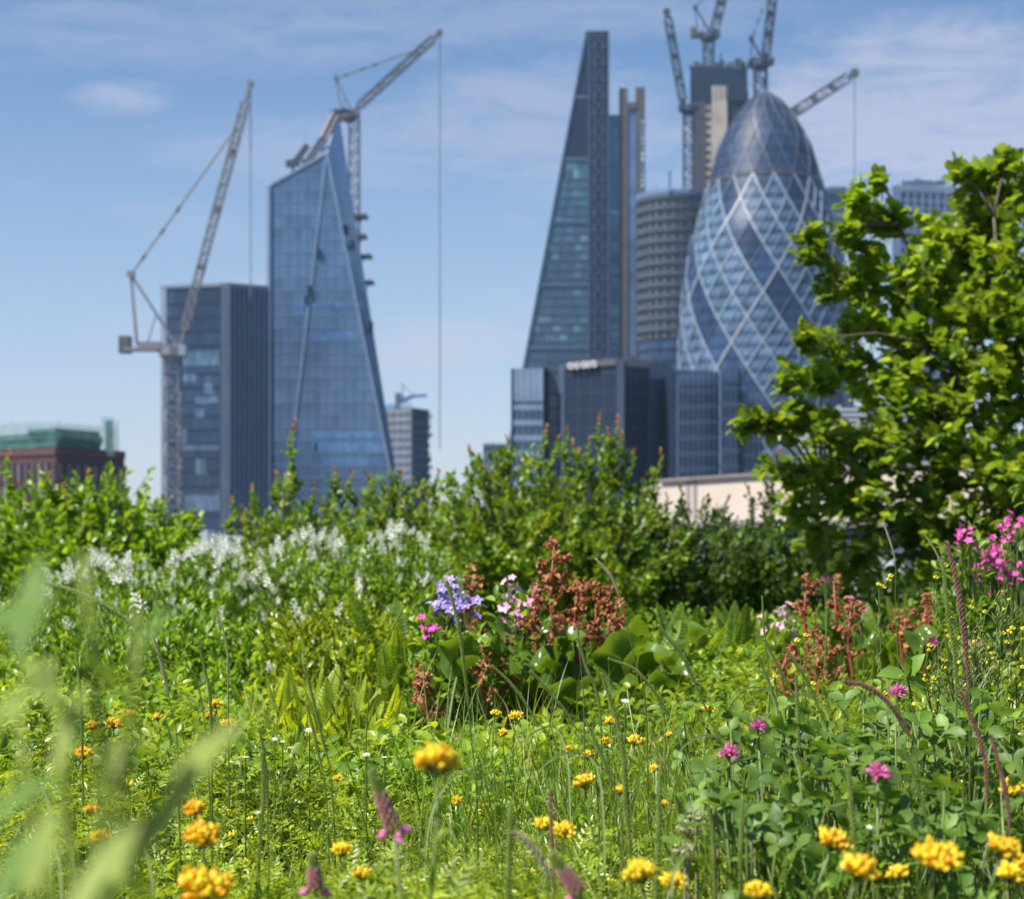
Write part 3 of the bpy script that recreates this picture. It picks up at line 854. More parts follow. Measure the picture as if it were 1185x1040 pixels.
b = office("tall plain navy office block with five pale shapes on its roof edge", [face(648, 328, 720, 322, 423, 417)], None)
Qa = face(648, 329, 655, 327, 423, 422); Qb = face(655, 327, 714, 322, 421.5, 417); Qc = face(714, 322, 722, 322, 415, 415); Qd = face(722, 322, 749, 330, 416, 419)
Qe = face(749, 330, 776, 338, 417, 421)
zt = [q[3].z for q in (Qa, Qb, Qc, Qd, Qe)] + [Qe[2].z, Qe[2].z, Qa[3].z]
block(b, "wall", p_navy, [(q[0].x, q[0].y) for q in (Qa, Qb, Qc, Qd, Qe)] + [(Qe[1].x, 338), (Qe[1].x, 365), (Qa[0].x, 365)], GROUND_Z, zt)
x_ = MB(); patch(x_, Qa, 0, 1, 0, 1, .4); patch(x_, Qc, 0, 1, 0, 1, .5); patch(x_, Qe, .05, .38, 0, 1, .3); patch(x_, Qe, .72, 1, 0, 1, .3); He = Qe[3].z - GROUND_Z
patch(x_, Qe, .38, .72, (PZ(452, 334) - GROUND_Z) / He, 1, .28); x_.build("piers", m_plain("slate_pier", (0.0480, 0.0684, 0.1122), .5, noise=.12, scale=.2), b)
x_ = MB()
for k in range(14): patch(x_, Qe, .38, .72, .04 + k * .045, .05 + k * .045, .1)
bands(x_, Qb, 3.6, .18, .06); fins(x_, Qb, 3.0, .15, .08); bands(x_, Qd, 3.6, .18, .06); fins(x_, Qd, 2.5, .15, .08)
x_.build("panel_joints", m_plain("navy_joint", (0.0240, 0.0388, 0.0693), .5, noise=.1), b)
x_ = MB(); patch(x_, Qb, 0, 1, .985, 1.004, .35); patch(x_, Qd, 0, 1, .98, 1.003, .35); x_.build("coping", p_bronze, b)
x_ = MB()
for xx, yy, w in ((660.5, 424, 5.2), (667.5, 423.5, 4.4), (675.3, 422.6, 5.4), (681, 422.2, 4.0), (687.6, 421.3, 5)):
    Yq = 327 - (xx - 655) / 59 * 5 - 1.0; c = P(xx, yy, Yq); s = Yq / FPX
    pts = [(c.x + w / 2 * s * math.cos(t * math.pi / 5), Yq, c.z + 3.0 * s * math.sin(t * math.pi / 5)) for t in range(11)]
    x_.tube(pts, .24, 6)
    x_.bar((c.x, Yq, c.z - 3 * s), (c.x, Yq + 1, c.z - 3 * s), .2)
x_.build("pale_rooftop_letters", m_plain("pale_letter", (0.5, 0.5, 0.53), .5, noise=.05), b)

x_ = MB()
for (xa, xb, yt, yq) in ((668, 690, 416, 338), (700, 712, 412, 340), (724, 741, 411, 342), (753, 766, 413, 345)):
    x_.box(PX(xa, yq), PX(xb, yq), yq, yq + 5, PZ(421, yq) - 1, PZ(yt, yq))
for k in range(26): x_.bar(P(656 + k * 3.6, 419, 331), P(656 + k * 3.6, 414.6, 331), .09)
x_.bar(P(656, 414.8, 331), P(748, 414.8, 331), .1); x_.build("rooftop_plant", p_slate, b)

b = office("blue-grey office block with striped floors and fine mullions, right of the navy block", [face(776, 320, 880, 330, 431, 428)], None)
Q0 = face(776, 322, 783.5, 318, 431, 431); Q1 = face(783.5, 318, 832, 322, 432, 430.5); Q2 = face(833, 319, 856, 321, 428, 428.5); Q3 = face(856.5, 327, 882, 329, 453, 455)
block(b, "glazing", g_steel, [(Q0[0].x, 322), (Q1[0].x, 318), (Q1[1].x, 322), (Q1[1].x, 350), (Q0[0].x, 350)], GROUND_Z, Q1[2].z)
block(b, "glazing", g_steel, [(Q2[0].x, 319), (Q2[1].x, 321), (Q2[1].x, 349), (Q2[0].x, 349)], GROUND_Z, Q2[2].z)
block(b, "glazing", g_steel, [(Q3[0].x, 327), (Q3[1].x, 329), (Q3[1].x, 349), (Q3[0].x, 349)], GROUND_Z, Q3[3].z)
x_ = MB()
for q in (Q1, Q2, Q3):
    fins(x_, q, 1.15, .2, .3); Hh = q[3].z - GROUND_Z
    for k in range(14):
        v = 1 - (.1 + k * 3.05) / Hh
        patch(x_, q, 0, 1, v - (.9 if k else 2.2) / Hh, v, .16)
x_.build("floor_bands", m_plain("stripe_band", (0.1061, 0.1556, 0.2402), .5, noise=.12, scale=.2), b)
x_ = MB(); patch(x_, Q0, 0, 1, 0, 1, .3); patch(x_, Q2, .95, 1, 0, 1, .5); patch(x_, Q3, 0, .07, 0, 1, .5); x_.build("dark_corner_strip", p_navy, b)

# ---- towers behind the tree
b = thing("far_dark_tower", "dark blue square tower showing over the tree top", "skyscraper", (PX(1068, 850), 860, GROUND_Z))
Q1 = face(1033, 852, 1041, 846, 215, 214); Q2 = face(1041, 846, 1103, 850, 214, 217)
block(b, "glazing", g_dark, [(Q1[0].x, 852), (Q1[1].x, 846), (Q2[1].x, 850), (PX(1100, 890), 890), (PX(1040, 890), 890)], GROUND_Z, [Q1[3].z, Q1[2].z, Q2[2].z, Q2[2].z, Q1[3].z])
x_ = MB(); fins(x_, Q2, 4.5, .8, .5); bands(x_, Q2, 4, .8, .2); patch(x_, Q2, 0, 1, .985, 1.0, .6); fins(x_, Q1, 4, .8, .4); x_.build("fins", p_mull, b)
x_ = MB()
for k in range(10): x_.bar(P(1046 + k * 5, 215, 855), P(1046 + k * 5, 207 + 4 * random.random(), 855), 1.8, 1.0)
x_.bar(P(1050, 210, 855), P(1098, 212, 855), .6, .8); x_.build("rooftop_plant", p_slate, b)
b = thing("far_slab_tower", "tower with rooftop works peeping out at the right shoulder of the bullet-shaped tower", "building", (PX(965, 760), 775, GROUND_Z))
Q = face(940, 760, 978, 762, 224, 226)
block(b, "wall", p_grey, [(Q[0].x, 760), (Q[1].x, 762), (Q[1].x, 790), (Q[0].x, 790)], GROUND_Z, Q[2].z)
x_ = MB(); bands(x_, Q, 3.8, 1.2, .3); x_.build("floor_bands", p_spandrel, b)
x_ = MB(); a = P(940, 219, 761); c = P(980, 225, 761); x_.box(a.x, c.x, 759, 790, c.z, a.z)
for k in range(7): x_.bar(P(960 + k * 3, 220, 760), P(960 + k * 3, 216, 760), .8)
x_.build("rooftop_screens", p_slate, b)
for (xa, xb, yt, Yq, lab) in ((990, 1046, 470, 600, "mid-rise grey block seen through the tree behind its left boughs"),):
    b = thing("mid_rise_block", lab, "building", (PX(xa + 20, Yq), Yq + 10, GROUND_Z)); Q = face(xa, Yq, xb, Yq, yt, yt)
    block(b, "wall", p_slate, [(Q[0].x, Yq), (Q[1].x, Yq), (Q[1].x, Yq + 30), (Q[0].x, Yq + 30)], GROUND_Z, Q[2].z)
    x_ = MB(); bands(x_, Q, 3.6, 1.2, .2); fins(x_, Q, 3, .4, .25); x_.build("floor_bands", p_spandrel, b)

# ---- cream parapet building and louvred roof plant (near, right)
b = thing("cream_walled_building", "low cream-walled roof storey behind the hedge at right", "building", (PX(765, 60) + 4, 60, GROUND_Z))
A = Vector((PX(765.5, 60), 60, 0)); Bv = Vector((PX(1330, 46), 46, 0))
zt = PZ(558, 60); zl = PZ(603.5, 60); ztB = zt + .45
x_ = MB(); x_.add([(A.x, A.y, zl), (Bv.x, Bv.y, zl), (Bv.x, Bv.y + 9, zl), (A.x, A.y + 9, zl), (A.x, A.y, zt), (Bv.x, Bv.y, ztB), (Bv.x, Bv.y + 9, ztB), (A.x, A.y + 9, zt)], np.array([(0, 3, 2, 1), (4, 5, 6, 7), (0, 1, 5, 4), (1, 2, 6, 5), (2, 3, 7, 6), (3, 0, 4, 7)]))
x_.build("upper_wall", p_cream, b)
d = (Bv - A).normalized(); nn = Vector((d.y, -d.x, 0))
QW = [Vector((A.x, A.y, zl)), Vector((Bv.x, Bv.y, zl)), Vector((Bv.x, Bv.y, ztB)), Vector((A.x, A.y, zt))]
LW = (Bv - A).length
for px_ in (796.5, 804.5, 1010, 1018):
    # position along wall where the ray of this column meets it
    t0, t1 = 0.0, 1.0
    for _ in range(30):
        tm = (t0 + t1) / 2; p = A.lerp(Bv, tm)
        if 592.5 + p.x / p.y * FPX < px_: t0 = tm
        else: t1 = tm
    x_ = MB(); patch(x_, QW, t0 - .0045, t0 + .0045, 0.02, 1, .03); x_.build("wall_joint", p_joint, b)
x_ = MB(); x_.bar(A + nn * .25 + Vector((0, 0, zl - .12)), Bv + nn * .25 + Vector((0, 0, zl - .12)), .7, .2); x_.bar(A + Vector((0, 0, zt + .06)), Bv + Vector((0, 0, ztB + .06)), .3, .1); x_.build("ledge", p_joint, b)
x_ = MB(); x_.add([(A.x, A.y + .3, GROUND_Z), (Bv.x, Bv.y + .3, GROUND_Z), (Bv.x, Bv.y + 9, GROUND_Z), (A.x, A.y + 9, GROUND_Z), (A.x, A.y + .3, zl - .03), (Bv.x, Bv.y + .3, zl - .03), (Bv.x, Bv.y + 9, zl - .03), (A.x, A.y + 9, zl - .03)], np.array([(0, 3, 2, 1), (0, 1, 5, 4), (1, 2, 6, 5), (2, 3, 7, 6), (3, 0, 4, 7)]))
x_.build("lower_wall", p_slate, b)
QL2 = [Vector((A.x, A.y + .3, zl - 3.2)), Vector((Bv.x, Bv.y + .3, zl - 3.2)), Vector((Bv.x, Bv.y + .3, zl - .4)), Vector((A.x, A.y + .3, zl - .4))]
for k in range(12):
    x_ = MB(); patch(x_, QL2, (k + .12) / 12, (k + .84) / 12, 0.1, .9, .06); x_.build("window", p_pale, b)

b = thing("louvred_plant_roof", "grey louvred sloping plant enclosure behind the tree", "roof structure", (PX(990, 75), 78, GROUND_Z))
x_ = MB(); e0 = P(925, 512, 75); e1 = P(972, 470, 75); e2 = P(1062, 470, 75); e3 = P(1062, 560, 75); e4 = P(925, 560, 75)
V = [tuple(v) for v in (e0, e1, e2, e3, e4)] + [tuple(v + Vector((0, 8, 0))) for v in (e0, e1, e2, e3, e4)]
x_.add(V, [(4, 3, 2, 1, 0), (5, 6, 7, 8, 9), (0, 1, 6, 5), (1, 2, 7, 6), (2, 3, 8, 7), (3, 4, 9, 8), (4, 0, 5, 9)]); x_.build("casing", p_slate, b)
x_ = MB()
for k in range(14):
    y = 474 + k * 6; xl = 925 if y > 512 else 925 + (512 - y) / 42 * 47
    x_.bar(P(xl + 1, y, 74.8), P(1062, y, 74.8), .12, .11)
x_.bar(P(924, 513, 74.8), P(972, 470, 74.8), .14, .14); x_.build("louvre_blades", p_pale, b)
x_ = MB(); c = P(990, 560, 76); x_.box(P(920, 0, 75).x, P(1066, 0, 75).x, 74.9, 84, GROUND_Z, c.z); x_.build("base", p_grey, b)

# ---- white flat roofs seen through the gap in the hedge
b = thing("white_roofed_building", "low building with a white flat roof seen through the hedge gap at left", "building", (PX(250, 90), 90, GROUND_Z))
x_ = MB(); x_.box(PX(130, 60), PX(330, 60), 70, 120, GROUND_Z, -0.35); x_.build("wall", p_grey, b)
x_ = MB(); x_.box(PX(130, 60) - .3, PX(330, 60) + .3, 69.7, 120.3, -0.34, -0.1); x_.build("roof", p_whiteroof, b)
x_ = MB(); x_.box(PX(228, 80), PX(262, 80), 80, 84, -.09, .35); x_.box(PX(250, 95), PX(285, 95), 95, 99, -.09, .5); x_.box(PX(205, 105), PX(240, 105), 105, 108, -.09, .9); x_.build("roof_light", p_pale, b)

# ================================================================ CRANES
def truss(mb, p0, p1, w, bay, r, d=None):
    p0 = Vector(p0); p1 = Vector(p1); ax = (p1 - p0); Ln = ax.length; ax.normalize()
    s = ax.cross(Vector((0, 1, 0)))
    if s.length < .1: s = Vector((1, 0, 0))
    s.normalize(); t = s.cross(ax).normalized()
    w2 = (w if d is None else d)
    cor = [(-1, -1), (1, -1), (1, 1), (-1, 1)]
    pt = lambda q, k: p0 + ax * q + s * cor[k][0] * w / 2 + t * cor[k][1] * w2 / 2
    for k in range(4): mb.bar(pt(0, k), pt(Ln, k), r * 1.5)
    n = max(1, round(Ln / bay))
    for i in range(n):
        q0 = Ln * i / n; q1 = Ln * (i + 1) / n
        for k in range(4):
            k2 = (k + 1) % 4
            mb.bar(pt(q0, k if i % 2 else k2), pt(q1, k2 if i % 2 else k), r)
            mb.bar(pt(q0, k), pt(q0, k2), r)


def crane(label, Y, mast, slew, tip, apex, cj, mat, matj, mw=2.4, jw=2.0, r=.26, hook=None, cable=.13, pend=None, mast_bottom=None, jd=None, cw=True, group="luffing tower cranes over the city"):
    """mast=(px), slew=(px,py) top of mast, tip of the jib, apex of the A-frame, cj = end of the counter jib"""
    base = Vector((PX(mast, Y), Y, GROUND_Z))
    c = thing("luffing_tower_crane", label, "crane", base, group)
    s = P(slew[0], slew[1], Y)
    x_ = MB(); truss(x_, base if mast_bottom is None else P(mast, mast_bottom, Y), (base.x, Y, s.z - 1.5), mw, mw * 1.15, r); x_.build("mast", mat, c)
    x_ = MB(); x_.tube([(s.x, Y, s.z - 2.6), (s.x, Y, s.z - 1.2), (s.x, Y, s.z + .6)], [mw * .5, mw * .95, mw * .95], 12)
    x_.box(s.x - mw, s.x + mw, Y - mw * .7, Y + mw * .7, s.z + .2, s.z + 1.3); x_.build("slewing_ring", matj, c)
    sg = 1 if tip[0] > slew[0] else -1
    x_ = MB(); x_.box(s.x + sg * mw * .9 - .9, s.x + sg * mw * .9 + .9, Y - mw - 1.4, Y - mw * .5, s.z - 1.6, s.z + 1.0); cab = x_.build("cab", p_white if mat is p_steelw else matj, c)
    t = P(tip[0], tip[1], Y); j0 = Vector((s.x + sg * mw * .5, Y, s.z + 1.4))
    x_ = MB(); L_ = (t - j0); a_ = j0 + L_ * .06; b_ = j0 + L_ * .93
    truss(x_, a_, b_, jw, jw * 1.1, r * .8, jd); x_.bar(j0, a_, jw * .6, jw * .5); x_.bar(b_, t, jw * .75, jw * .5)
    for q in (.3, .52, .74): m_ = j0 + L_ * q; x_.bar(m_ - L_.normalized() * .7, m_ + L_.normalized() * .7, jw * 1.05, jw * .9)
    x_.tube([t + Vector((0, -.5, 0)), t + Vector((0, .5, 0))], jw * .55, 8); x_.build("jib", matj, c)
    if apex:
        a = P(apex[0], apex[1], Y)
        x_ = MB(); back = P(cj[0], cj[1], Y) if cj else s - Vector((sg * 6, 0, 0))
        fr = Vector((s.x + sg * mw * .3, Y, s.z + 1.2))
        for dy in (-1, 1):
            x_.bar(fr + Vector((0, dy, 0)), a + Vector((0, dy * .4, 0)), .5)
            x_.bar(Vector((back.x + (s.x - back.x) * .25, Y + dy, s.z + 1.2)), a + Vector((0, dy * .4, 0)), .34)
        mid = fr.lerp(a, .45); x_.bar(mid, Vector((back.x + (s.x - back.x) * .45, Y, s.z + 1.2)), .3)
        x_.tube([a + Vector((0, -1, 0)), a + Vector((0, 1, 0))], mw * .26, 8); x_.build("a_frame", mat, c)
        x_ = MB(); e = P(*(pend or (tip[0] * .93 + slew[0] * .07, tip[1] * .93 + slew[1] * .07)), Y)
        for dy in (-.5, .5):
            x_.tube([a + Vector((0, dy, 0)), e + Vector((0, dy, 0))], cable, 4)
        for q in (.12, .3, .45): m_ = a.lerp(e, q); dd = (e - a).normalized(); x_.bar(m_ - dd * .8, m_ + dd * .8, .7)
        x_.build("pendant_ropes", mat, c)
    if cj:
        k = P(cj[0], cj[1], Y); sx_ = 1 if k.x < s.x else -1
        x_ = MB(); x_.bar((k.x, Y, s.z + .3), (s.x, Y, s.z + .3), mw * .9, .8); x_.box(min(k.x, s.x) + abs(k.x - s.x) * .3, min(k.x, s.x) + abs(k.x - s.x) * .75, Y - 1, Y + 1, s.z + .7, s.z + 2.2); x_.build("counter_jib", mat, c)
        if cw:
            x_ = MB(); x_.box(k.x - .9 * mw / 2.4, k.x + .9 * mw / 2.4, Y - 1.4, Y + 1.4, s.z - .6, s.z + 2.4 * mw / 2.4)
            for q in range(4): x_.bar((k.x - .95 * mw / 2.4, Y - 1.45, s.z + q * .8), (k.x + .95 * mw / 2.4, Y - 1.45, s.z + q * .9), .12)
            x_.build("counterweight", p_ballast, c)
    if hook:
        x_ = MB(); x_.tube([t, P(tip[0], hook, Y)], cable, 4); x_.build("hoist_rope", mat, c)
    return c


crane("tall white lattice crane standing in front of the faceted tower, jib raised to the right", 400, 199.5, (200, 406), (290, 97), (151.5, 318), (145, 400), p_steelw, p_steelw, mw=3.6, jw=1.6, r=.2, hook=345, cable=.14, pend=(272, 150), jd=2.6)
crane("dark crane at the peak of the wedge tower with a very long hoist rope", 566, 410, (404, 133), (509, 38), (389, 91), (392, 131), p_steel, p_steel, mw=3.4, jw=2.2, r=.3, hook=520, cable=.16, pend=(490, 55), cw=False)
crane("dark crane beside the concrete core, its jib leaning left", 690, 797, (797, 126), (771.5, 14), None, None, p_steeld, p_steeld, mw=4.2, jw=2.9, r=.4)
crane("crane standing on top of the concrete core with its counterweight to the left", 800, 820, (820, 43), (843, -30), (804.5, 9), (803, 40), p_steeld, p_steeld, mw=4.6, jw=4.2, r=.5, mast_bottom=82)
crane("crane rising behind the tip of the bullet-shaped tower with a steep jib", 640, 880, (879, 74), (898, -32), (869.5, 45), (866, 72), p_steeld, p_steeld, mw=4.4, jw=3.0, r=.45, cw=False)
crane("crane whose long jib slants out from behind the bullet-shaped tower", 660, 880, (886, 152), (989, 85), None, None, p_steeld, p_steel, mw=4, jw=3.6, r=.4, hook=330, cable=.15)

# ================================================================ THE ROOF GARDEN
leaf_hedge = m_leaf("hedge_leaves", [(0.066, 0.145, 0.010), (0.120, 0.230, 0.016), (0.196, 0.310, 0.025), (0.271, 0.298, 0.037)], pos=[0, .35, .8, 1], trans=.33)
leaf_dark = m_leaf("shaded_hedge_leaves", [(0.025, 0.065, 0.010), (0.051, 0.117, 0.013), (0.112, 0.198, 0.027)], trans=.3)  # base colour lowered to put the hedge's shade into the leaves
leaf_bright = m_leaf("bright_hedge_leaves", [(0.095, 0.194, 0.011), (0.163, 0.296, 0.017), (0.258, 0.388, 0.034)], trans=.36)
leaf_hazel = m_leaf("hazel_leaves", [(0.092, 0.168, 0.014), (0.147, 0.241, 0.021), (0.239, 0.328, 0.045)], trans=.5, rough=.38)
leaf_red = m_leaf("reddish_shoot_tips", [(0.28, 0.12, 0.06), (0.22, 0.20, 0.04), (0.34, 0.15, 0.10)], tcol=(1.8, 1.4, 1))
leaf_herb = m_leaf("herb_leaves", [(0.076, 0.156, 0.014), (0.138, 0.260, 0.021), (0.237, 0.365, 0.034)], trans=.4)
leaf_trefoil = m_leaf("trefoil_leaves", [(0.115, 0.185, 0.016), (0.203, 0.302, 0.022), (0.338, 0.426, 0.048)], trans=.35, rough=.35, nscale=5)
leaf_pinnate = m_leaf("pinnate_leaves", [(0.124, 0.194, 0.013), (0.208, 0.302, 0.016), (0.325, 0.389, 0.032)], trans=.4, rough=.35, nscale=4)
leaf_clover = m_leaf("broad_clover_leaves", [(0.077, 0.175, 0.022), (0.124, 0.240, 0.030), (0.207, 0.330, 0.050)], trans=.35, rough=.52, namp=.35, nscale=6)
leaf_fern = m_leaf("fern_fronds", [(0.22, 0.32, 0.015), (0.31, 0.41, 0.02), (0.38, 0.45, 0.05)], trans=.5, nscale=3)
leaf_fern2 = m_leaf("green_fern_fronds", [(0.078, 0.165, 0.012), (0.143, 0.231, 0.015), (0.208, 0.286, 0.030)], trans=.5, nscale=3)
leaf_big = m_leaf("glossy_round_leaves", [(0.045, 0.11, 0.012), (0.09, 0.17, 0.018), (0.14, 0.22, 0.03)], trans=.35, rough=.22, nscale=8, namp=.35)
leaf_grass = m_leaf("grass_blades", [(0.054, 0.112, 0.014), (0.121, 0.200, 0.020), (0.216, 0.263, 0.040), (0.446, 0.413, 0.140)], trans=.4, rough=.4, pos=[0, .45, .93, 1])
leaf_near = m_leaf("pale_grey_green_leaves", [(0.21, 0.29, 0.05), (0.30, 0.37, 0.085)], trans=.5, rough=.5, nscale=30, namp=.15, tcol=(1.6, 1.6, .8))
m_stem = m_leaf("green_stems", [(0.07, 0.12, 0.02), (0.12, 0.17, 0.035)], trans=.15)
m_seed = m_leaf("green_seed_heads", [(0.14, 0.22, 0.04), (0.28, 0.35, 0.09)], trans=.3)
m_seedp = m_leaf("purplish_seed_heads", [(0.22, 0.10, 0.08), (0.38, 0.21, 0.17)], trans=.3, tcol=(1.5, 1.2, 1.1))
m_seedc = m_leaf("creamy_seed_heads", [(0.34, 0.33, 0.18), (0.5, 0.48, 0.3)], trans=.3, tcol=(1.2, 1.2, 1))
m_dry = m_plain("grey_brown_stems", (0.20, 0.16, 0.12), .8, noise=.3, scale=40)
m_bark = m_plain("hazel_bark", (0.11, 0.085, 0.06), .9, noise=.35, scale=30, bump=.3)
m_rust = m_leaf("rusty_seed_cups", [(0.22, 0.065, 0.022), (0.36, 0.14, 0.05), (0.46, 0.23, 0.10)], trans=.3, tcol=(1.4, 1.1, 1), rough=.6, nscale=20)
m_ruststem = m_plain("red_stalks", (0.22, 0.040, 0.025), .5, noise=.3, scale=60)
def m_petal(n, a, bcol, t=.35): return m_leaf(n, [a, bcol], tcol=(1.1, 1.1, 1.1), trans=t, rough=.5, nscale=30, namp=.12)
pet_yel = m_petal("yellow_petals", (0.82, 0.58, 0.014), (0.88, 0.72, 0.04))
pet_or = m_petal("orange_petal_tips", (0.85, 0.40, 0.012), (0.88, 0.54, 0.02))
pet_lemon = m_petal("lemon_petals", (0.68, 0.58, 0.03), (0.80, 0.72, 0.05))
pet_pink = m_petal("pink_petals", (0.62, 0.14, 0.36), (0.75, 0.26, 0.50))
pet_mag = m_petal("magenta_petals", (0.62, 0.045, 0.33), (0.80, 0.12, 0.50))
pet_blue = m_petal("violet_blue_petals", (0.28, 0.18, 0.60), (0.45, 0.32, 0.78))
pet_pur = m_petal("purple_petals", (0.25, 0.07, 0.38), (0.40, 0.13, 0.52))
pet_pale = m_petal("pale_pink_petals", (0.62, 0.36, 0.46), (0.80, 0.58, 0.66))
pet_white = m_petal("white_petals", (0.72, 0.74, 0.64), (0.84, 0.85, 0.78))
m_bract = m_leaf("bracts", [(0.04, 0.09, 0.03), (0.08, 0.13, 0.05)], trans=.2)
m_calyx = m_leaf("pale_woolly_calyces", [(0.30, 0.33, 0.18), (0.42, 0.42, 0.28)], trans=.3, tcol=(1.2, 1.2, 1))
m_redbud = m_leaf("reddish_buds", [(0.42, 0.22, 0.20), (0.58, 0.22, 0.32), (0.34, 0.32, 0.16)], trans=.3, tcol=(1.3, 1.1, 1))
m_soil = m_plain("garden_soil", (0.045, 0.035, 0.022), .95, noise=.4, scale=12, bump=.5)
m_wallb = m_plain("garden_building_wall", (0.25, 0.23, 0.21), .85, noise=.15, scale=.4)

# --- templates (u across, v along, w up)
T_DIA = ([(0, 0, 0), (-.5, .45, .12), (0, 1, -.06), (.5, .45, .12), (0, .5, 0)], [(0, 4, 1), (0, 3, 4), (1, 4, 2), (4, 3, 2)])
T_OV = ([(0, 0, 0), (-.42, .25, .10), (.42, .25, .10), (-.5, .55, .12), (.5, .55, .12), (-.28, .84, .03), (.28, .84, .03), (0, 1.04, -.1), (0, .3, 0), (0, .6, .02), (0, .85, -.03)],
        [(0, 2, 8), (0, 8, 1), (8, 2, 4, 9), (1, 8, 9, 3), (9, 4, 6, 10), (3, 9, 10, 5), (10, 6, 7), (5, 10, 7)])
# hazel: round, toothed, drawn to a point
hz_o = [(-.2, .02), (-.42, .12), (-.46, .26), (-.56, .36), (-.5, .50), (-.53, .64), (-.38, .74), (-.33, .88), (-.14, .90), (0, 1.1)]
hv = [(0, 0, 0), (0, .33, .02), (0, .66, .02)] + [(x, y, .10 - .25 * (y - .5) ** 2 + (.03 if i % 2 else 0)) for i, (x, y) in enumerate(hz_o[:-1])] + [(-x, y, .10 - .25 * (y - .5) ** 2 + (.03 if i % 2 else 0)) for i, (x, y) in enumerate(hz_o[:-1])] + [(0, 1.1, -.1)]
hf = []
for s in (0, 9):
    q = [3 + s + i for i in range(9)]
    fs = [(0, 1, q[3], q[2], q[1], q[0]), (1, 2, q[6], q[5], q[4], q[3]), (2, 21, q[8], q[7], q[6])]
    hf += [f if s == 0 else tuple(reversed(f)) for f in fs]
T_HAZ = (hv, hf)
# lobed hawthorn leaf
lo = [(-.1, .05), (-.45, .22), (-.25, .36), (-.55, .55), (-.26, .64), (-.30, .90)]
lv = [(0, 0, 0), (0, .5, 0)] + [(x, y, .08) for x, y in lo] + [(-x, y, .08) for x, y in lo] + [(0, 1, -.03)]
T_LOB = (lv, [(0, 1, 5, 4, 3, 2), (1, 14, 7, 6, 5), (8, 9, 10, 11, 1, 0), (11, 12, 13, 14, 1)])
def radial(n, width, up, base=T_DIA, ang0=0.0, lens=None):
    V = []; F = []
    bv, bf = base
    for k in range(n):
        a = ang0 + 2 * math.pi * k / n; L = lens[k] if lens else 1
        ca, sa = math.cos(a), math.sin(a); o = len(V)
        for (u, v, w) in bv:
            x = u * width * L; y = v * L; V.append((x * ca + y * sa, -x * sa + y * ca, w * L + up * v * L))
        F += [tuple(i + o for i in f) for f in bf]
    return (V, F)
T_TREF = radial(3, .62, .28)
T_TREFB = radial(3, .66, .22, T_OV)
T_PALM = radial(7, .26, .25)
T_FIVE = radial(5, .78, .18)
T_DAISY = radial(8, .42, .15)
V = []; F = []
for i in range(5):
    for s in (-1, 1):
        o = len(V); y0 = .12 + i * .19; L = .30 * (1 - .35 * abs(i - 2) / 2); a = math.radians(52)
        for (u, v, w) in T_DIA[0]:
            x = u * .42 * L; y = v * L
            V.append((s * (y * math.sin(a)) + x * math.cos(a), y0 + y * math.cos(a) - s * x * math.sin(a), w * L + .12 * (y0) - .12 * y0 * y0))
        F += [tuple(k + o for k in f) for f in T_DIA[1]]
o = len(V); V += [(u * .12, .98 + v * .28, w * .3) for (u, v, w) in T_DIA[0]]; F += [tuple(k + o for k in f) for f in T_DIA[1]]
T_PINN = (V, F)
T_BLADE = ([(-.5, 0, 0), (.5, 0, 0), (-.45, .3, .02), (.45, .3, .02), (-.36, .58, .08), (.36, .58, .08), (-.2, .82, .19), (.2, .82, .19), (0, 1, .33)], [(0, 1, 3, 2), (2, 3, 5, 4), (4, 5, 7, 6), (6, 7, 8)])
T_TWIG = ([(-.5, 0, -.5 * .01), (.5, 0, -.005), (0, 0, .01), (-.25, 1, 0), (.25, 1, 0), (0, 1, .005)], [(0, 1, 4, 3), (1, 2, 5, 4), (2, 0, 3, 5)])
def ellip(nu, nv, taper=0.0):
    V = []; F = []
    for i in range(nv + 1):
        t = i / nv; r = math.sin(math.pi * min(max(t, .02), .98)) * .5 * (1 + taper * (t - .5))
        for k in range(nu): a = 2 * math.pi * k / nu; V.append((r * math.cos(a), t, r * math.sin(a)))
    for i in range(nv):
        for k in range(nu): F.append((i * nu + k, i * nu + (k + 1) % nu, (i + 1) * nu + (k + 1) % nu, (i + 1) * nu + k))
    return (V, F, 1)
T_GRAIN = ellip(5, 4)
T_LUMP = ([(x * .5, y * .5 + .5, z * .5) for x, y, z in [(0, -1, 0), (.9, -.3, .2), (.2, -.35, .95), (-.8, -.3, .5), (-.6, -.4, -.7), (.4, -.3, -.85), (.75, .45, .6), (-.3, .5, .9), (-.95, .4, -.1), (-.2, .45, -.9), (.8, .4, -.5), (0, .55, 0)]],
          [(0, 2, 1), (0, 3, 2), (0, 4, 3), (0, 5, 4), (0, 1, 5), (1, 2, 6), (2, 3, 7), (3, 4, 8), (4, 5, 9), (5, 1, 10), (2, 7, 6), (3, 8, 7), (4, 9, 8), (5, 10, 9), (1, 6, 10), (6, 7, 11), (7, 8, 11), (8, 9, 11), (9, 10, 11), (10, 6, 11)], 1)
# vetch floret: slim tube swelling to a hooded lip
fv = []; ff = []
prof = [(0, .30, 0), (.35, .42, 0), (.62, .62, .05), (.84, .70, .15), (1.0, .34, .34)]
for (t, r, dz) in prof:
    for k in range(6): a = 2 * math.pi * k / 6; fv.append((r * math.cos(a) * .8, t, r * math.sin(a) + dz))
for i in range(4):
    for k in range(6): ff.append((i * 6 + k, i * 6 + (k + 1) % 6, (i + 1) * 6 + (k + 1) % 6, (i + 1) * 6 + k))
T_FLO_BASE = (fv, ff[:12], 1)
T_FLO_TIP = (fv, ff[12:] + [tuple(24 + k for k in range(6))], 1)


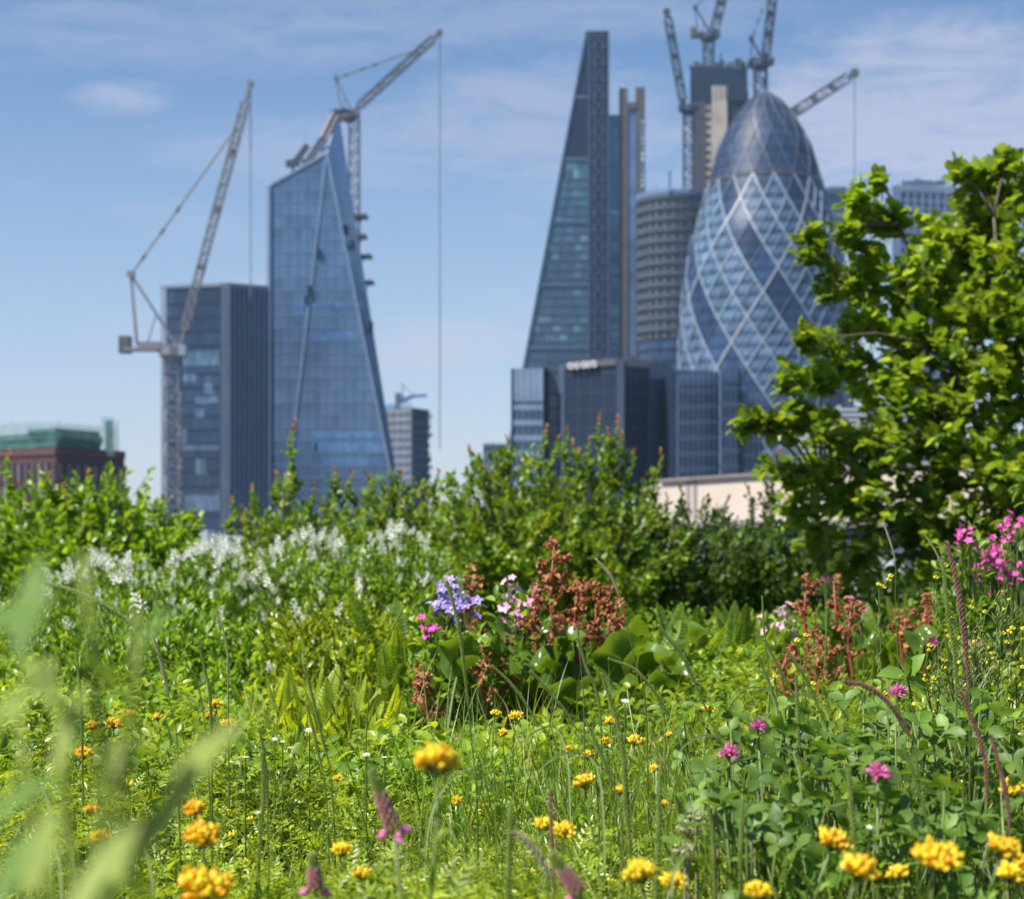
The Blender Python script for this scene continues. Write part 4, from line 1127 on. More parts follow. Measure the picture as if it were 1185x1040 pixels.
def rnd(n, a, b): return RS.uniform(a, b, n)
def rdir(n): return nrm(RS.normal(size=(n, 3)))
UP = np.array([0, 0, 1.0])


# ---- ground of the garden and its building
gs = 40
xs = np.linspace(-9, 9, 73); ys = np.linspace(-3, 11.4, 61)
def gz(x, y): return 0.02 * np.sin(x * 1.7 + 1) * np.cos(y * 1.3) + .015 * np.sin(x * 4.1 + y * 3.3)
V = [(x, y, float(gz(x, y))) for y in ys for x in xs]
F = np.array([(j * 73 + i, j * 73 + i + 1, (j + 1) * 73 + i + 1, (j + 1) * 73 + i) for j in range(60) for i in range(72)])
mb = MB(); mb.add(V, F); mb.build("garden_soil", m_soil, kind="structure", smooth=True)
b = thing("garden_building", "building that carries the roof garden in the foreground", "building", (0, 4, GROUND_Z))
mb = MB(); mb.box(-9.3, 9.3, -3.3, 11.7, GROUND_Z, -0.06); mb.build("wall", m_wallb, b)


# ---- meadow ground cover (nobody could count it)
def meadow_h(x, y):
    h = np.clip(.155 - .016 * y, .07, .125) + .035 * np.sin(x * 3.1 + y * 1.7) + .03 * np.sin(x * 7.3 - y * 4.1 + 1) + .02 * np.sin(x * 13 + y * 11)
    return h
def in_view(n, y0, y1, power, margin=1.55):
    """positions over the meadow, denser towards the camera"""
    t = RS.uniform(0, 1, n)
    if power == 1: Y = y0 * (y1 / y0) ** t
    else:
        a = 1 - power; Y = (y0 ** a + t * (y1 ** a - y0 ** a)) ** (1 / a)
    X = RS.uniform(-1, 1, n) * (.32 * Y * margin + .05)
    return X, Y
def cover(name, label, mat, T, n, y0, y1, power, Lr, wr, tilt, hoff=(-.09, .02), hm=1.0, xr=None):
    X, Y = in_view(n, y0, y1, power)
    if xr is not None:
        k = (X / Y * FPX + 592.5 > xr[0]) & (X / Y * FPX + 592.5 < xr[1]); X = X[k]; Y = Y[k]
    n = len(X)
    # clump: leave gaps where a noise is low
    c = np.sin(X * 21 + 1.3 * np.sin(Y * 17)) * np.sin(Y * 19 + 1.7 * np.sin(X * 13 + 2)) + RS.uniform(-.9, .9, n)
    keep = c > -.75; X = X[keep]; Y = Y[keep]; n = len(X)
    Z = gz(X, Y) + meadow_h(X, Y) * hm + RS.uniform(hoff[0], hoff[1], n)
    D = rdir(n); D[:, 2] = D[:, 2] * .4 + tilt
    N = rdir(n) * .55 + UP
    mb = MB(); L = RS.uniform(Lr[0], Lr[1], n)
    mb.scatter(T, np.stack([X, Y, Z], 1), nrm(D), N, L, L * wr)
    o = mb.build(name, mat, kind="stuff", smooth=True); tag(o, label)
    return o
DENS = 1.0
cover("trefoil_carpet", "dense carpet of small green trefoil leaves over the meadow floor", leaf_trefoil, T_TREF, int(50000 * DENS), .9, 4.2, 1.0, (.007, .013), 1, .25)
cover("vetch_carpet", "small pinnate vetch leaves among the trefoil", leaf_pinnate, T_PINN, int(19000 * DENS), .9, 4.5, 1.0, (.022, .042), 1, .5, (-.08, .035))
cover("far_herb_carpet", "low green herbs farther back in the meadow", leaf_herb, T_OV, int(72000 * DENS), 2.3, 9.5, 1.0, (.02, .034), .55, .45, (-.10, .05))
cover("bright_herb_carpet", "yellow green low herbs at the back of the meadow", leaf_pinnate, T_OV, int(24000 * DENS), 2.5, 7.0, 1.0, (.018, .03), .5, .6, (-.05, .06), 1.05)
cover("leafy_star_herbs", "small star-shaped leaves on the meadow floor", leaf_trefoil, T_PALM, int(9000 * DENS), 1.0, 4.0, 1.0, (.014, .024), 1, .3, (-.04, .03))
# grass
X, Y = in_view(9000, .95, 4.2, 1.0)
n = len(X); D = rdir(n) * .42 + UP; L = RS.uniform(.08, .2, n)
mb = MB(); mb.scatter(T_BLADE, np.stack([X, Y, gz(X, Y) + .02], 1), D, rdir(n), L, RS.uniform(.0022, .0042, n) * (1 + .12 * Y))
tag(mb.build("meadow_grass", leaf_grass, kind="stuff", smooth=True), "green grass blades growing all through the meadow")
X, Y = in_view(9000, 1.25, 3.6, 1.0); k = RS.uniform(0, 1, len(X)) < np.clip((X / Y * FPX + 592.5 - 300) / 500, .12, 1); X = X[k]; Y = Y[k]
n = len(X); D = rdir(n) * .35 + UP + np.array([-.18, 0, 0]); L = RS.uniform(.16, .30, n)
mb = MB(); mb.scatter(T_BLADE, np.stack([X, Y, gz(X, Y) + .02], 1), D, rdir(n), L, RS.uniform(.0014, .0026, n))
tag(mb.build("tall_thin_grass", leaf_grass, kind="stuff", smooth=True), "hair-thin tall grass blades in the middle and right of the meadow")
# cover of the ground out of the photograph's sides and towards the hedge
n = 70000; X = RS.uniform(-6.5, 6.5, n); Y = RS.uniform(-.5, 10.5, n); k = (np.abs(X) > .42 * Y) | (Y > 7.5); X = X[k]; Y = Y[k]; n = len(X)
k = (X ** 2 + Y ** 2) > .5; X = X[k]; Y = Y[k]; n = len(X)
mb = MB(); D = rdir(n) * .7 + UP; L = RS.uniform(.03, .07, n)
mb.scatter(T_OV, np.stack([X, Y, gz(X, Y) + RS.uniform(.0, .13, n)], 1), D, rdir(n), L * .8, L * .45)
tag(mb.build("side_grass", leaf_herb, kind="stuff", smooth=True), "green ground cover at the edges of the meadow")


# ---- leafy sprays: twig + leaves
def sprays(ml, mtw, C, D, nl, tw, L, wr, T, mi=0, spread=.9, droop=0.0, twr=.0022, upn=.8, tmin=.1, lvar=.35):
    """C spray bases, D directions; nl leaves along each twig of length tw"""
    C = np.asarray(C); D = nrm(np.asarray(D)); n = len(C)
    tw = np.broadcast_to(tw, (n,))
    for j in range(nl):
        t = tmin + (1 - tmin) * (j + .5) / nl
        R = rdir(n); R = nrm(R - (R * D).sum(1, keepdims=True) * D)
        ld = nrm(D * (.45 + .5 * t) + R * spread * (1.1 - .5 * t) + UP * (.1 - droop))
        Ll = L * RS.uniform(1 - lvar, 1 + lvar, n) * (1 - .25 * max(0, t - .7) / .3)
        p = C + D * (tw * t)[:, None] + R * .004
        ml.scatter(T, p, ld, rdir(n) * .5 + UP * upn + R * .2, Ll, Ll * wr, mi)
    if mtw is not None:
        mtw.scatter(T_TWIG, C - D * .01, D, rdir(n), tw, twr * 2)


def mound(n, cx, cy, rx, ry, z0, h, shell=.45, pw=1.0, bump=.14, seed=0, over=0):
    """points in the outer shell of a lumpy dome; returns points + outward dirs"""
    a = RS.uniform(0, 2 * np.pi, n); u = RS.uniform(0, 1, n) ** pw
    el = np.arcsin(u)
    lum = 1 + bump * np.sin(a * 5 + seed) * np.sin(el * 6 + seed * 2) + bump * .7 * np.sin(a * 11 + seed * 3 + el * 9)
    r = (1 - shell * RS.uniform(0, 1, n) ** 1.6) * lum
    d = np.stack([np.cos(el) * np.cos(a), np.cos(el) * np.sin(a), np.sin(el)], 1)
    P_ = np.stack([cx + rx * r * d[:, 0], cy + ry * r * d[:, 1], z0 + h * r * d[:, 2]], 1)
    if over:
        g = 1 - over * np.clip(1 - (u / .5), 0, 1)[:, None]; P_[:, :2] = np.array([cx, cy]) + (P_[:, :2] - np.array([cx, cy])) * g
    out = nrm(np.stack([d[:, 0] / rx, d[:, 1] / ry, d[:, 2] / h], 1))
    return P_, out


def stems_mesh(mb, cx, cy, z0, tops, r=.006, sides=4):
    for t in tops:
        b0 = Vector((cx + random.uniform(-.06, .06), cy + random.uniform(-.06, .06), z0)); t = Vector(t)
        m = b0.lerp(t, .5) + Vector((random.uniform(-.04, .04), random.uniform(-.04, .04), .05))
        mb.tube([b0, m, t], [r, r * .75, r * .4], sides)


# ---- the hedge: one bush after another
def bush(pxc, Y, wpx, py_top, label, mat, nsp_, leafL=.036, T=T_LOB, shoots=(), rx=None, ry=.55, shoot_mat=None, nl=7, wr=.85, seed=0, group="bushes in the hedge", name="hedge_bush", tw=.13, shadowy=True, shell=.55):
    nsp = int(nsp_ * .92); cx = PX(pxc, Y); h = PZ(py_top, Y); rx = wpx / 2 / FPX * Y
    o = thing(name, label, "bush", (cx, Y, 0), group)
    ml = MB(); mt = MB()
    C, D = mound(nsp, cx, Y, rx, ry, 0.02, h - tw * .55, shell=shell, pw=.8, seed=seed, over=.42)
    D = nrm(D + UP * .5 + rdir(len(C)) * .5)
    sprays(ml, mt, C, D, nl, RS.uniform(tw * .6, tw * 1.3, len(C)), leafL, wr, T)
    # inner leaves so that the bush is not see-through
    C2, D2 = mound(nsp // 2, cx, Y, rx * .8, ry * .8, 0.0, (h - tw) * .85, shell=.7, seed=seed + 1, over=.42)
    sprays(ml, None, C2, nrm(D2 + rdir(len(C2)) * .8), 6, .12, leafL * 1.15, wr, T)
    tops = [tuple(C[i]) for i in RS.choice(len(C), 34)]
    stems_mesh(mt, cx, Y, 0, tops, .007)
    ml.build("foliage", mat, o, smooth=True); mt.build("branches", m_bark, o)
    for (px, py, yb) in shoots:
        ms = MB(); mt = MB(); Ys = Y + random.uniform(-.2, .15)
        top = P(px, py, Ys); base = P(px + random.uniform(-12, 12), yb, Ys)
        pts = [base.lerp(top, t) + Vector((.012 * math.sin(t * 6 + px), .01 * math.cos(t * 5), 0)) for t in np.linspace(0, 1, 7)]
        mt.tube(pts, [.0035 - .0022 * t for t in np.linspace(0, 1, 7)], 4)
        nlv = int((top - base).length / .0058)
        tt = np.linspace(.05, 1, nlv); Pp = np.array([tuple(base.lerp(top, t) + Vector((.012 * math.sin(t * 6 + px), .01 * math.cos(t * 5), 0))) for t in tt])
        az = RS.uniform(0, 2 * np.pi, nlv); Dd = np.stack([np.cos(az), np.sin(az), .55 + 0 * az], 1)
        Ll = (leafL * 1.15) * (1.2 - .75 * tt) * RS.uniform(.7, 1.2, nlv)
        k = tt < .86
        ms.scatter(T, Pp[k] , Dd[k], UP + .3 * rdir(int(k.sum())), Ll[k], Ll[k] * wr, 0)
        ms.scatter(T, Pp[~k], Dd[~k] + UP * .6, UP + .3 * rdir(int((~k).sum())), Ll[~k] * 1.1, Ll[~k] * wr, 1)
        # side twiglets low on the shoot
        kk = int(nlv * .35)
        if kk > 3:
            bi = RS.choice(int(nlv * .6) + 1, kk // 3); sprays(ms, mt, Pp[bi], Dd[bi] + UP * .4, 5, .06, leafL * .75, wr, T)
        s = mt.build("shoot", m_bark, o); ms.build("shoot_leaves", [mat, shoot_mat or leaf_red], s, smooth=True)
    return o


bush(-70, 8.2, 330, 572, "bright green hedge bush cut by the left edge of the photo", leaf_bright, 620, leafL=.042, T=T_OV, shoots=[(12, 522, 590)], seed=1, wr=.7)
bush(100, 8.0, 240, 570, "bright yellow-green hedge bush in front of the maroon brick building", leaf_bright, 760, leafL=.045, T=T_OV, shoots=[(57, 548, 600), (105, 545, 590), (72, 560, 600), (135, 572, 600)], seed=2, wr=.7, ry=.6)
bush(192, 8.3, 100, 596, "small bright bush at the foot of the white crane's mast", leaf_bright, 260, leafL=.042, T=T_OV, shoots=[(150, 578, 620), (196, 575, 620), (226, 592, 630)], seed=3, wr=.7, ry=.45)
bush(350, 8.4, 175, 580, "thorny hedge bush with red-tipped shoots in front of the wedge tower", leaf_hedge, 560, shoots=[(340, 487, 580), (318, 545, 590), (385, 541, 590), (404, 545, 590), (268, 575, 620), (295, 560, 600), (362, 560, 600), (283, 590, 620)], seed=4)
bush(470, 8.2, 190, 572, "rounded dark green hedge bush left of the middle of the hedge", leaf_hedge, 640, shoots=[(432, 550, 600), (447, 568, 600), (505, 545, 590), (462, 545, 590), (520, 560, 600)], seed=5)
bush(585, 8.0, 190, 556, "dense hedge bush with a dark shady face in the middle of the hedge", leaf_hedge, 720, leafL=.038, shoots=[(545, 517, 580), (588, 505, 570), (560, 540, 580), (610, 530, 570)], seed=6)
bush(690, 8.1, 190, 560, "tall hedge bush bristling with upright leafy shoots before the navy office block", leaf_hedge, 760, leafL=.034, shoots=[(630, 492, 570), (655, 492, 570), (643, 505, 570), (665, 510, 570), (692, 478, 570), (712, 482, 570), (700, 495, 570), (722, 500, 570), (732, 520, 580), (763, 520, 600), (680, 505, 570), (748, 550, 600), (672, 520, 570), (705, 510, 570), (715, 512, 575)], seed=7, ry=.6)
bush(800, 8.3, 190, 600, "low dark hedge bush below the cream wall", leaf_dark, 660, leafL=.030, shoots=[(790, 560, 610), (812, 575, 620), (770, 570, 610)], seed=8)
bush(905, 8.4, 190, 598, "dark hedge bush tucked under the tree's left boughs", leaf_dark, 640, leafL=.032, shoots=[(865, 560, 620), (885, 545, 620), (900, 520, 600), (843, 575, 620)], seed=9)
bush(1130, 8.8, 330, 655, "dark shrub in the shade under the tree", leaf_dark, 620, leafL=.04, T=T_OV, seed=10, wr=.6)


# ---- the tree on the right
TY = 7.4
t = thing("hazel_tree", "leafy hazel tree filling the right side, its boughs reaching over the diamond-patterned tower", "tree", (PX(1215, TY), TY + .35, 0))
blobs = [  # px, py, radius px, weight, depth offset
    (1018, 212, 9, 1, -.1), (990, 234, 13, 1.3, -.1), (1003, 250, 14, 1.4, 0), (1040, 256, 16, 1.5, 0), (1018, 268, 14, 1.2, .1),
    (944, 281, 14, 1.5, -.2), (936, 296, 10, .8, -.2), (976, 272, 12, 1, -.1), (990, 280, 13, 1.2, 0), (1004, 298, 12, 1, 0),
    (963, 322, 11, 1, -.2), (958, 342, 11, .9, -.2), (985, 338, 16, 1.6, 0), (1008, 325, 20, 2, .1), (935, 392, 14, 1.5, -.3), (950, 400, 10, .6, -.2),
    (988, 380, 15, 1.4, -.1), (1010, 370, 22, 2.2, 0), (958, 405, 10, .7, -.1), (975, 408, 12, .9, 0), (920, 442, 16, 1.8, -.3), (950, 440, 16, 1.7, -.2), (985, 430, 22, 2.4, -.1),
    (870, 493, 12, 1.2, -.5), (893, 490, 14, 1.4, -.4), (915, 498, 13, 1.3, -.3), (933, 480, 16, 1.6, -.3), (900, 540, 14, 1.0, -.3), (925, 545, 20, 1.8, -.2),
    (960, 500, 28, 3.5, 0), (955, 560, 32, 4.2, 0), (925, 590, 22, 1.8, -.1), (950, 620, 26, 2.6, 0),
    (1045, 330, 30, 4, 0), (1080, 300, 30, 4, .1), (1095, 345, 36, 6, .2), (1050, 390, 40, 7, .1), (1030, 450, 42, 7, 0), (1010, 520, 42, 6.5, 0), (1000, 590, 40, 6, 0), (1000, 645, 34, 4, 0),
    (1112, 205, 14, 1.6, 0), (1130, 212, 18, 2.4, .1), (1165, 195, 16, 2.2, 0), (1170, 225, 34, 5.5, .2), (1140, 250, 34, 5.5, .1), (1120, 285, 34, 5.5, .2), (1085, 268, 12, .9, 0),
    (1160, 300, 50, 10, .1), (1130, 370, 50, 10, 0), (1110, 440, 55, 11, 0), (1090, 520, 55, 11, 0), (1075, 590, 50, 9, 0), (1070, 640, 40, 5, 0),
    (1190, 380, 60, 11, .1), (1190, 470, 60, 11, 0), (1170, 550, 60, 10, -.1), (1150, 620, 50, 6, -.1),
    (1230, 230, 60, 8, .2), (1250, 330, 70, 9, .2), (1270, 430, 80, 9, .2), (1270, 540, 80, 8, .2), (1340, 300, 80, 7, .3), (1370, 430, 90, 7, .3), (1350, 560, 80, 6, .3), (1300, 160, 70, 6, .3)]
ml = MB(); mt = MB()
C = []; D = []
hub = Vector((PX(1215, TY), TY + .35, .15))
for (px, py, r, w, dy) in blobs:
    Yb = TY + dy; c = P(px, py, Yb); rr = r / FPX * Yb
    ns = max(4, int(w * (9.4 if r < 24 else 9.0)))
    q = rdir(ns) * (RS.uniform(0, 1, (ns, 1)) ** .5) * rr * np.array([1, 1.0 + (1.0 if r > 26 else .3), 1])
    pts = np.array(tuple(c)) + q
    C.append(pts)
    o_ = pts - np.array([hub.x, hub.y, .9]); D.append(nrm(nrm(o_) * .8 + rdir(ns) * .6 + UP * .25))
C = np.concatenate(C); D = np.concatenate(D)
C = C - D * .05
sprays(ml, mt, C, D, 6, RS.uniform(.07, .13, len(C)), .048, .88, T_HAZ, spread=1.0, droop=.15, twr=.0022, upn=1.0, lvar=.45)
ml.build("crown", leaf_hazel, t, smooth=True)
mb = MB()
limb_tops = []
for k in range(9):
    a = k / 9 * 2 * math.pi; b0 = hub + Vector((.06 * math.cos(a), .06 * math.sin(a), -.15))
    dx = [(1000, 330), (1040, 260), (985, 430), (1150, 250), (1200, 300), (1280, 350), (1340, 420), (950, 560), (1090, 400)][k]
    top = P(dx[0], dx[1], TY + random.uniform(-.1, .4))
    m1 = b0.lerp(top, .33) + Vector((0, random.uniform(-.1, .1), .22)); m2 = b0.lerp(top, .68) + Vector((random.uniform(-.05, .05), 0, .14))
    mb.tube([b0, m1, m2, top], [.03, .022, .013, .006], 6); limb_tops += [m1, m2, top, m1.lerp(m2, .5), m2.lerp(top, .5)]
mb.build("trunk", m_bark, t, smooth=True)
mb = MB()
for (px, py, r, w, dy) in blobs:
    c = P(px, py, TY + dy)
    near = min(limb_tops, key=lambda q: (q - c).length + (0 if q.z < c.z + .2 else .5))
    mid = near.lerp(c, .5) + Vector((0, 0, .04))
    mb.tube([near, mid, c], [.0085, .006, .003], 5)
mt_all = mb.build("boughs", m_bark, t, smooth=True)
mt.build("twigs", m_bark, t)


# ---- white-flowered bushes on the left
T_WH = T_LUMP
def white_spike():
    m = MB(); n = 20; tt = np.linspace(0, 1, n); az = np.arange(n) * 2.4
    Pp = np.stack([.004 * np.cos(az), .004 * np.sin(az), .02 + tt * .040], 1); Dd = np.stack([np.cos(az), np.sin(az), .3 + tt * .9], 1)
    L = .0125 * (1.1 - .5 * tt)
    m.scatter(T_OV, Pp, Dd, UP + .3 * rdir(n), L, L * .85)
    s = MB(); s.tube([(0, 0, -.05), (0, 0, .07)], [.0014, .0008], 4); return m, s
def white_bush(pxc, Y, wpx, py_top, label, spikes, seed, nsp=520, mat=None, ry=.55):
    cx = PX(pxc, Y); h = PZ(py_top, Y) - .03; rx = wpx / 2 / FPX * Y
    o = thing("white_flowering_bush", label, "bush", (cx, Y, 0), "white-flowering bushes at left")
    ml = MB(); mt = MB()
    C, D = mound(nsp, cx, Y, rx, ry, 0, h - .05, shell=.4, pw=.75, seed=seed, bump=.07)
    D = nrm(D * .6 + UP * .9 + rdir(len(C)) * .4)
    sprays(ml, mt, C, D, 9, RS.uniform(.05, .12, len(C)), .023, .55, T_OV, upn=.9)
    C2, D2 = mound(nsp // 2, cx, Y, rx * .85, ry * .85, 0, h * .8, shell=.7, seed=seed)
    sprays(ml, None, C2, nrm(D2 + rdir(len(C2))), 7, .1, .027, .6, T_OV)
    stems_mesh(mt, cx, Y, 0, [tuple(C[i]) for i in RS.choice(len(C), 30)], .004)
    ml.build("foliage", mat or leaf_herb, o, smooth=True); mt.build("stems", m_stem, o)
    proto = None
    for i in range(spikes):
        # spikes stand on the upper camera-facing side of the dome
        a = random.uniform(-math.pi, 0) if random.random() < .75 else random.uniform(0, math.pi); el = math.asin(1 - .42 * random.random() ** 1.5)
        if i % 9 == 0: el = math.asin(random.uniform(.35, .7)); a = random.uniform(-math.pi, 0)
        p = Vector((rx * .95 * math.cos(el) * math.cos(a), ry * .95 * math.cos(el) * math.sin(a), (h + .012) * math.sin(el)))
        s = random.uniform(.45, 1.2)
        if proto is None:
            fm, sm = white_spike()
            proto = fm.build("flower_spike", pet_white, None, smooth=True); q = sm.build("spike_stem", m_stem, None); q.parent = proto
            c = proto
        else:
            c = proto.copy(); COL.objects.link(c); q2 = q.copy(); COL.objects.link(q2); q2.parent = c
        c.parent = o; c.location = p; c.scale = (s, s, s * random.uniform(.8, 1.3)); c.rotation_euler = (random.uniform(-.55, .55), random.uniform(-.6, .6), random.uniform(0, 6.28))
    return o
white_bush(-5, 5.5, 190, 690, "green bush with a few white flowers at the far left edge", 10, 1, nsp=320)
white_bush(125, 5.7, 220, 650, "white-flowering bush below the maroon brick building", 95, 2)
white_bush(245, 6.0, 200, 636, "white-flowering bush below the gap in the hedge", 110, 3)
white_bush(360, 6.0, 190, 622, "white-flowering bush below the wedge tower", 105, 4)
white_bush(462, 6.1, 170, 616, "rightmost white-flowering bush, its sparse flowers against the dark hedge", 70, 5)
white_bush(180, 4.15, 370, 705, "low leafy green mound in front of the white-flowering bushes", 8, 6, nsp=900, mat=leaf_herb, ry=.45)
white_bush(400, 4.2, 260, 700, "feathery green mound left of the violet-blue flowers", 5, 7, nsp=800, mat=leaf_pinnate, ry=.45)


# ---- ferns
def frond_mesh(Lf, n=30, wid=.125, curl=.5):
    m = MB(); pts = []
    for i in range(n + 1):
        t = i / n; pts.append(Vector((0, Lf * (t * math.cos(.3 + curl * t)) * .75, Lf * (t * math.sin(1.25 - curl * t * .9)))))
    Pp = []; Dd = []; Ls = []; Nn = []
    for i in range(2, n + 1):
        t = i / n; d = (pts[i] - pts[i - 1]).normalized(); w = wid * Lf * math.sin(math.pi * (t * .86 + .1)) ** .8 * (1.05 - t * .5)
        for s in (-1, 1):
            Pp.append(tuple(pts[i])); Dd.append(tuple(Vector((s, 0, 0)) + d * .45)); Ls.append(w); nn = d.cross(Vector((1, 0, 0))); Nn.append(tuple(-nn + Vector((s * .2, 0, 0))))
    m.scatter(T_OV, Pp, Dd, Nn, np.array(Ls), np.full(len(Ls), Lf / n * .95))
    r = MB(); r.tube(pts, [.0022 * (1 - .7 * i / n) for i in range(n + 1)], 4)
    return m, r
def fern(px, py, Y, size, nf, label, mat, group, seed=0):
    base = Vector((PX(px, Y), Y, 0.02)); o = thing("fern", label, "fern", tuple(base), group)
    fm, rm = frond_mesh(size)
    f0 = fm.build("frond", mat, None, smooth=True); r0 = rm.build("rachis", m_stem, None); r0.parent = f0
    for k in range(nf):
        if k == 0: c = f0
        else:
            c = f0.copy(); COL.objects.link(c); q = r0.copy(); COL.objects.link(q); q.parent = c
        c.parent = o; c.rotation_euler = (random.uniform(-.35, .4), random.uniform(-.25, .25), k * 2.4 + random.uniform(-.3, .3)); s = random.uniform(.7, 1.25); c.scale = (s, s, s)
        c.location = (0, 0, 0)
FG = "bright ferns in front of the leafy mound"; FG2 = "ferns behind the round-leaved plants"
for i, (px, Y, s, lab) in enumerate([(345, 3.25, .22, "bright lime-yellow upright fern, leftmost of the lime ferns"), (392, 3.2, .20, "lime-yellow fern just right of the leftmost lime fern"), (430, 3.2, .19, "small lime-yellow fern in the middle of the lime ferns"), (462, 3.4, .24, "lime-yellow fern beside the leaning rusty stalk"), (310, 3.4, .2, "small low lime fern left of the other lime ferns")]):
    fern(px, 0, Y, s, 24, lab, leaf_fern, FG)
for i, (px, Y, s, lab) in enumerate([(718, 3.95, .30, "green fern just right of the tall rusty stalks"), (762, 4.1, .31, "tall pointed green fern right of the middle"), (812, 4.2, .33, "green fern with upright triangular fronds near the hedge's dark base"), (850, 4.2, .29, "low green fern left of the pale pink flowers"), (888, 4.5, .31, "green fern behind the pale pink flower cluster"), (1010, 4.7, .33, "green fern in the shade below the tree"), (1075, 4.6, .32, "green fern right of the shaded fern below the tree"), (1150, 4.6, .33, "green fern under the magenta flowers"), (470, 4.0, .34, "soft green fern left of the violet-blue flowers")]):
    fern(px, 0, Y, s, 24, lab, leaf_fern2, FG2)


# ---- round-leaved plants
def round_leaf_plant(px, Y, nlv, size, label, seed=0):
    o = thing("round_leaved_plant", label, "plant", (PX(px, Y), Y, .02), "round-leaved plants among the rusty stalks")
    for k in range(nlv):
        a = k * 2.4 + random.uniform(-.3, .3); r = random.uniform(.03, .16); z = random.uniform(.09, .24); s = size * random.uniform(.7, 1.15)
        m = MB(); nr = 14; V = [(0, 0, -.015)]; F = []
        for j in (1, 2, 3):
            for q in range(nr):
                th = 2 * math.pi * q / nr; rr = s / 2 * j / 3 * (1 + .05 * math.sin(q * 2.1 + k))
                V.append((rr * math.cos(th), rr * math.sin(th) + s * .45, .02 * math.sin(th * 3 + k) * j / 3 - .01 * (j == 3) + .012 * abs(math.cos(th)) * j))
        V[0] = (0, s * .45, -.008)
        for q in range(nr):
            F.append((0, 1 + q, 1 + (q + 1) % nr))
            for j in (0, 1): F.append((1 + j * nr + q, 1 + (j + 1) * nr + q, 1 + (j + 1) * nr + (q + 1) % nr, 1 + j * nr + (q + 1) % nr))
        m.add(V, F); lf = m.build("leaf", leaf_big, None, smooth=True); lf.parent = o
        lf.location = (r * math.cos(a), r * math.sin(a), z); lf.rotation_euler = (random.uniform(-.2, 1.0), random.uniform(-.3, .3), a - math.pi / 2)
        st = MB(); st.tube([(0, 0, 0), (-.0, -.01, -.05), (0, -r * .5, -z * .9)], [.003, .003, .004], 5); so = st.build("leaf_stalk", m_stem, None); so.parent = lf
for px, Y, n_, s_, lab in ((640, 3.55, 12, .11, "round-leaved plant with broad glossy leaves at the foot of the red stalks"), (700, 3.45, 11, .115, "round-leaved plant with a dark glossy leaf, right of the red stalks"), (585, 3.45, 9, .10, "round-leaved plant left of the red stalks"), (740, 3.65, 8, .095, "smaller round-leaved plant at the right end of the round-leaved clump"), (545, 3.35, 6, .085, "reddish-green round-leaved plant by the leaning rusty stalk"), (660, 3.95, 9, .10, "round-leaved plant half hidden behind the red stalks"), (1035, 3.55, 5, .07, "small dark round-leaved plant below the tree"), (935, 4.05, 6, .08, "round-leaved plant among the right-hand rusty stalks")):
    round_leaf_plant(px, Y, n_, s_, lab)


# ---- rusty seed stalks
def rusty(px, py_top, py_base, Y, label, nb=4, lump=.0095, lean=0, dens=1.0, width=.05, mat=None):
    top = P(px, py_top, Y); base = Vector((PX(px - lean, Y), Y, .02))
    o = thing("rusty_flower_stalk", label, "plant", tuple(base), "rusty spent flower stalks")
    H = top.z - base.z
    m = MB(); pts = [base, base.lerp(top, .35) + Vector((.01, 0, 0)), base.lerp(top, .7) + Vector((-.008, 0, 0)), top - Vector((0, 0, .02))]
    m.tube(pts, [.0055, .005, .004, .002], 6)
    lm = MB(); C_ = []
    for k in range(nb):
        t = .58 + .4 * k / nb; s = base.lerp(top, t); a = k * 2.3 + random.random(); L = width * random.uniform(.7, 1.2) * (1.15 - t * .5)
        e = s + Vector((math.cos(a) * L, math.sin(a) * L, L * .9)); m.tube([s, s.lerp(e, .5) + Vector((0, 0, -.006)), e], [.003, .0025, .0018], 5)
        for q in range(int(16 * dens)):
            C_.append(tuple(s.lerp(e, random.uniform(.5, 1.08)) + Vector([random.gauss(0, lump * .7) for _ in range(3)])))
    for q in range(int(32 * dens)):
        C_.append(tuple(base.lerp(top, random.uniform(.66, 1.0)) + Vector([random.gauss(0, lump * .8) for _ in range(3)])))
    n = len(C_)
    lm.scatter(T_LUMP, np.array(C_), UP * -.3 + rdir(n), rdir(n), rnd(n, .7, 1.3) * lump, rnd(n, .6, 1.1) * lump)
    k2 = np.array(C_); lm.scatter(T_OV, k2, rdir(n) + UP * -.2, rdir(n), rnd(n, 1.0, 1.7) * lump, rnd(n, .8, 1.2) * lump)
    m.build("stalk", m_ruststem, o, smooth=True); lm.build("seed_cups", mat or m_rust, o)
rusty(641, 622, 830, 3.65, "tallest rusty stalk, in the middle in front of the dark hedge", nb=7, dens=1.0, width=.05, lump=.0088)
rusty(668, 668, 830, 3.55, "rusty stalk just right of the tallest one", nb=4, width=.06)
rusty(690, 672, 830, 3.65, "slim curved rusty stalk between the tallest one and the grass head", nb=4, lean=-12)
rusty(705, 690, 840, 3.55, "rusty stalk at the right end of the middle group", nb=4, lean=-10, width=.04)
rusty(722, 700, 840, 3.75, "short pale rusty stalk right of the middle group", nb=2, width=.03, dens=.6)
rusty(622, 662, 830, 3.45, "red-stemmed rusty stalk in front of the pale pink flowers", nb=4, width=.05)
rusty(545, 655, 840, 3.65, "rusty stalk behind the violet-blue flowers", nb=3, width=.05)
rusty(538, 730, 850, 3.35, "short rusty stalk below the violet-blue flowers", nb=2, width=.03, dens=.7)
rusty(482, 772, 870, 3.05, "short rusty stalk leaning left beside the lime ferns", nb=3, width=.035, lean=-42)
rusty(560, 750, 850, 3.25, "small rusty stalk beside the small magenta flower", nb=2, width=.03, dens=.6)
rusty(580, 735, 850, 3.35, "low rusty stalk left of the round leaves", nb=3, width=.045, dens=.7)
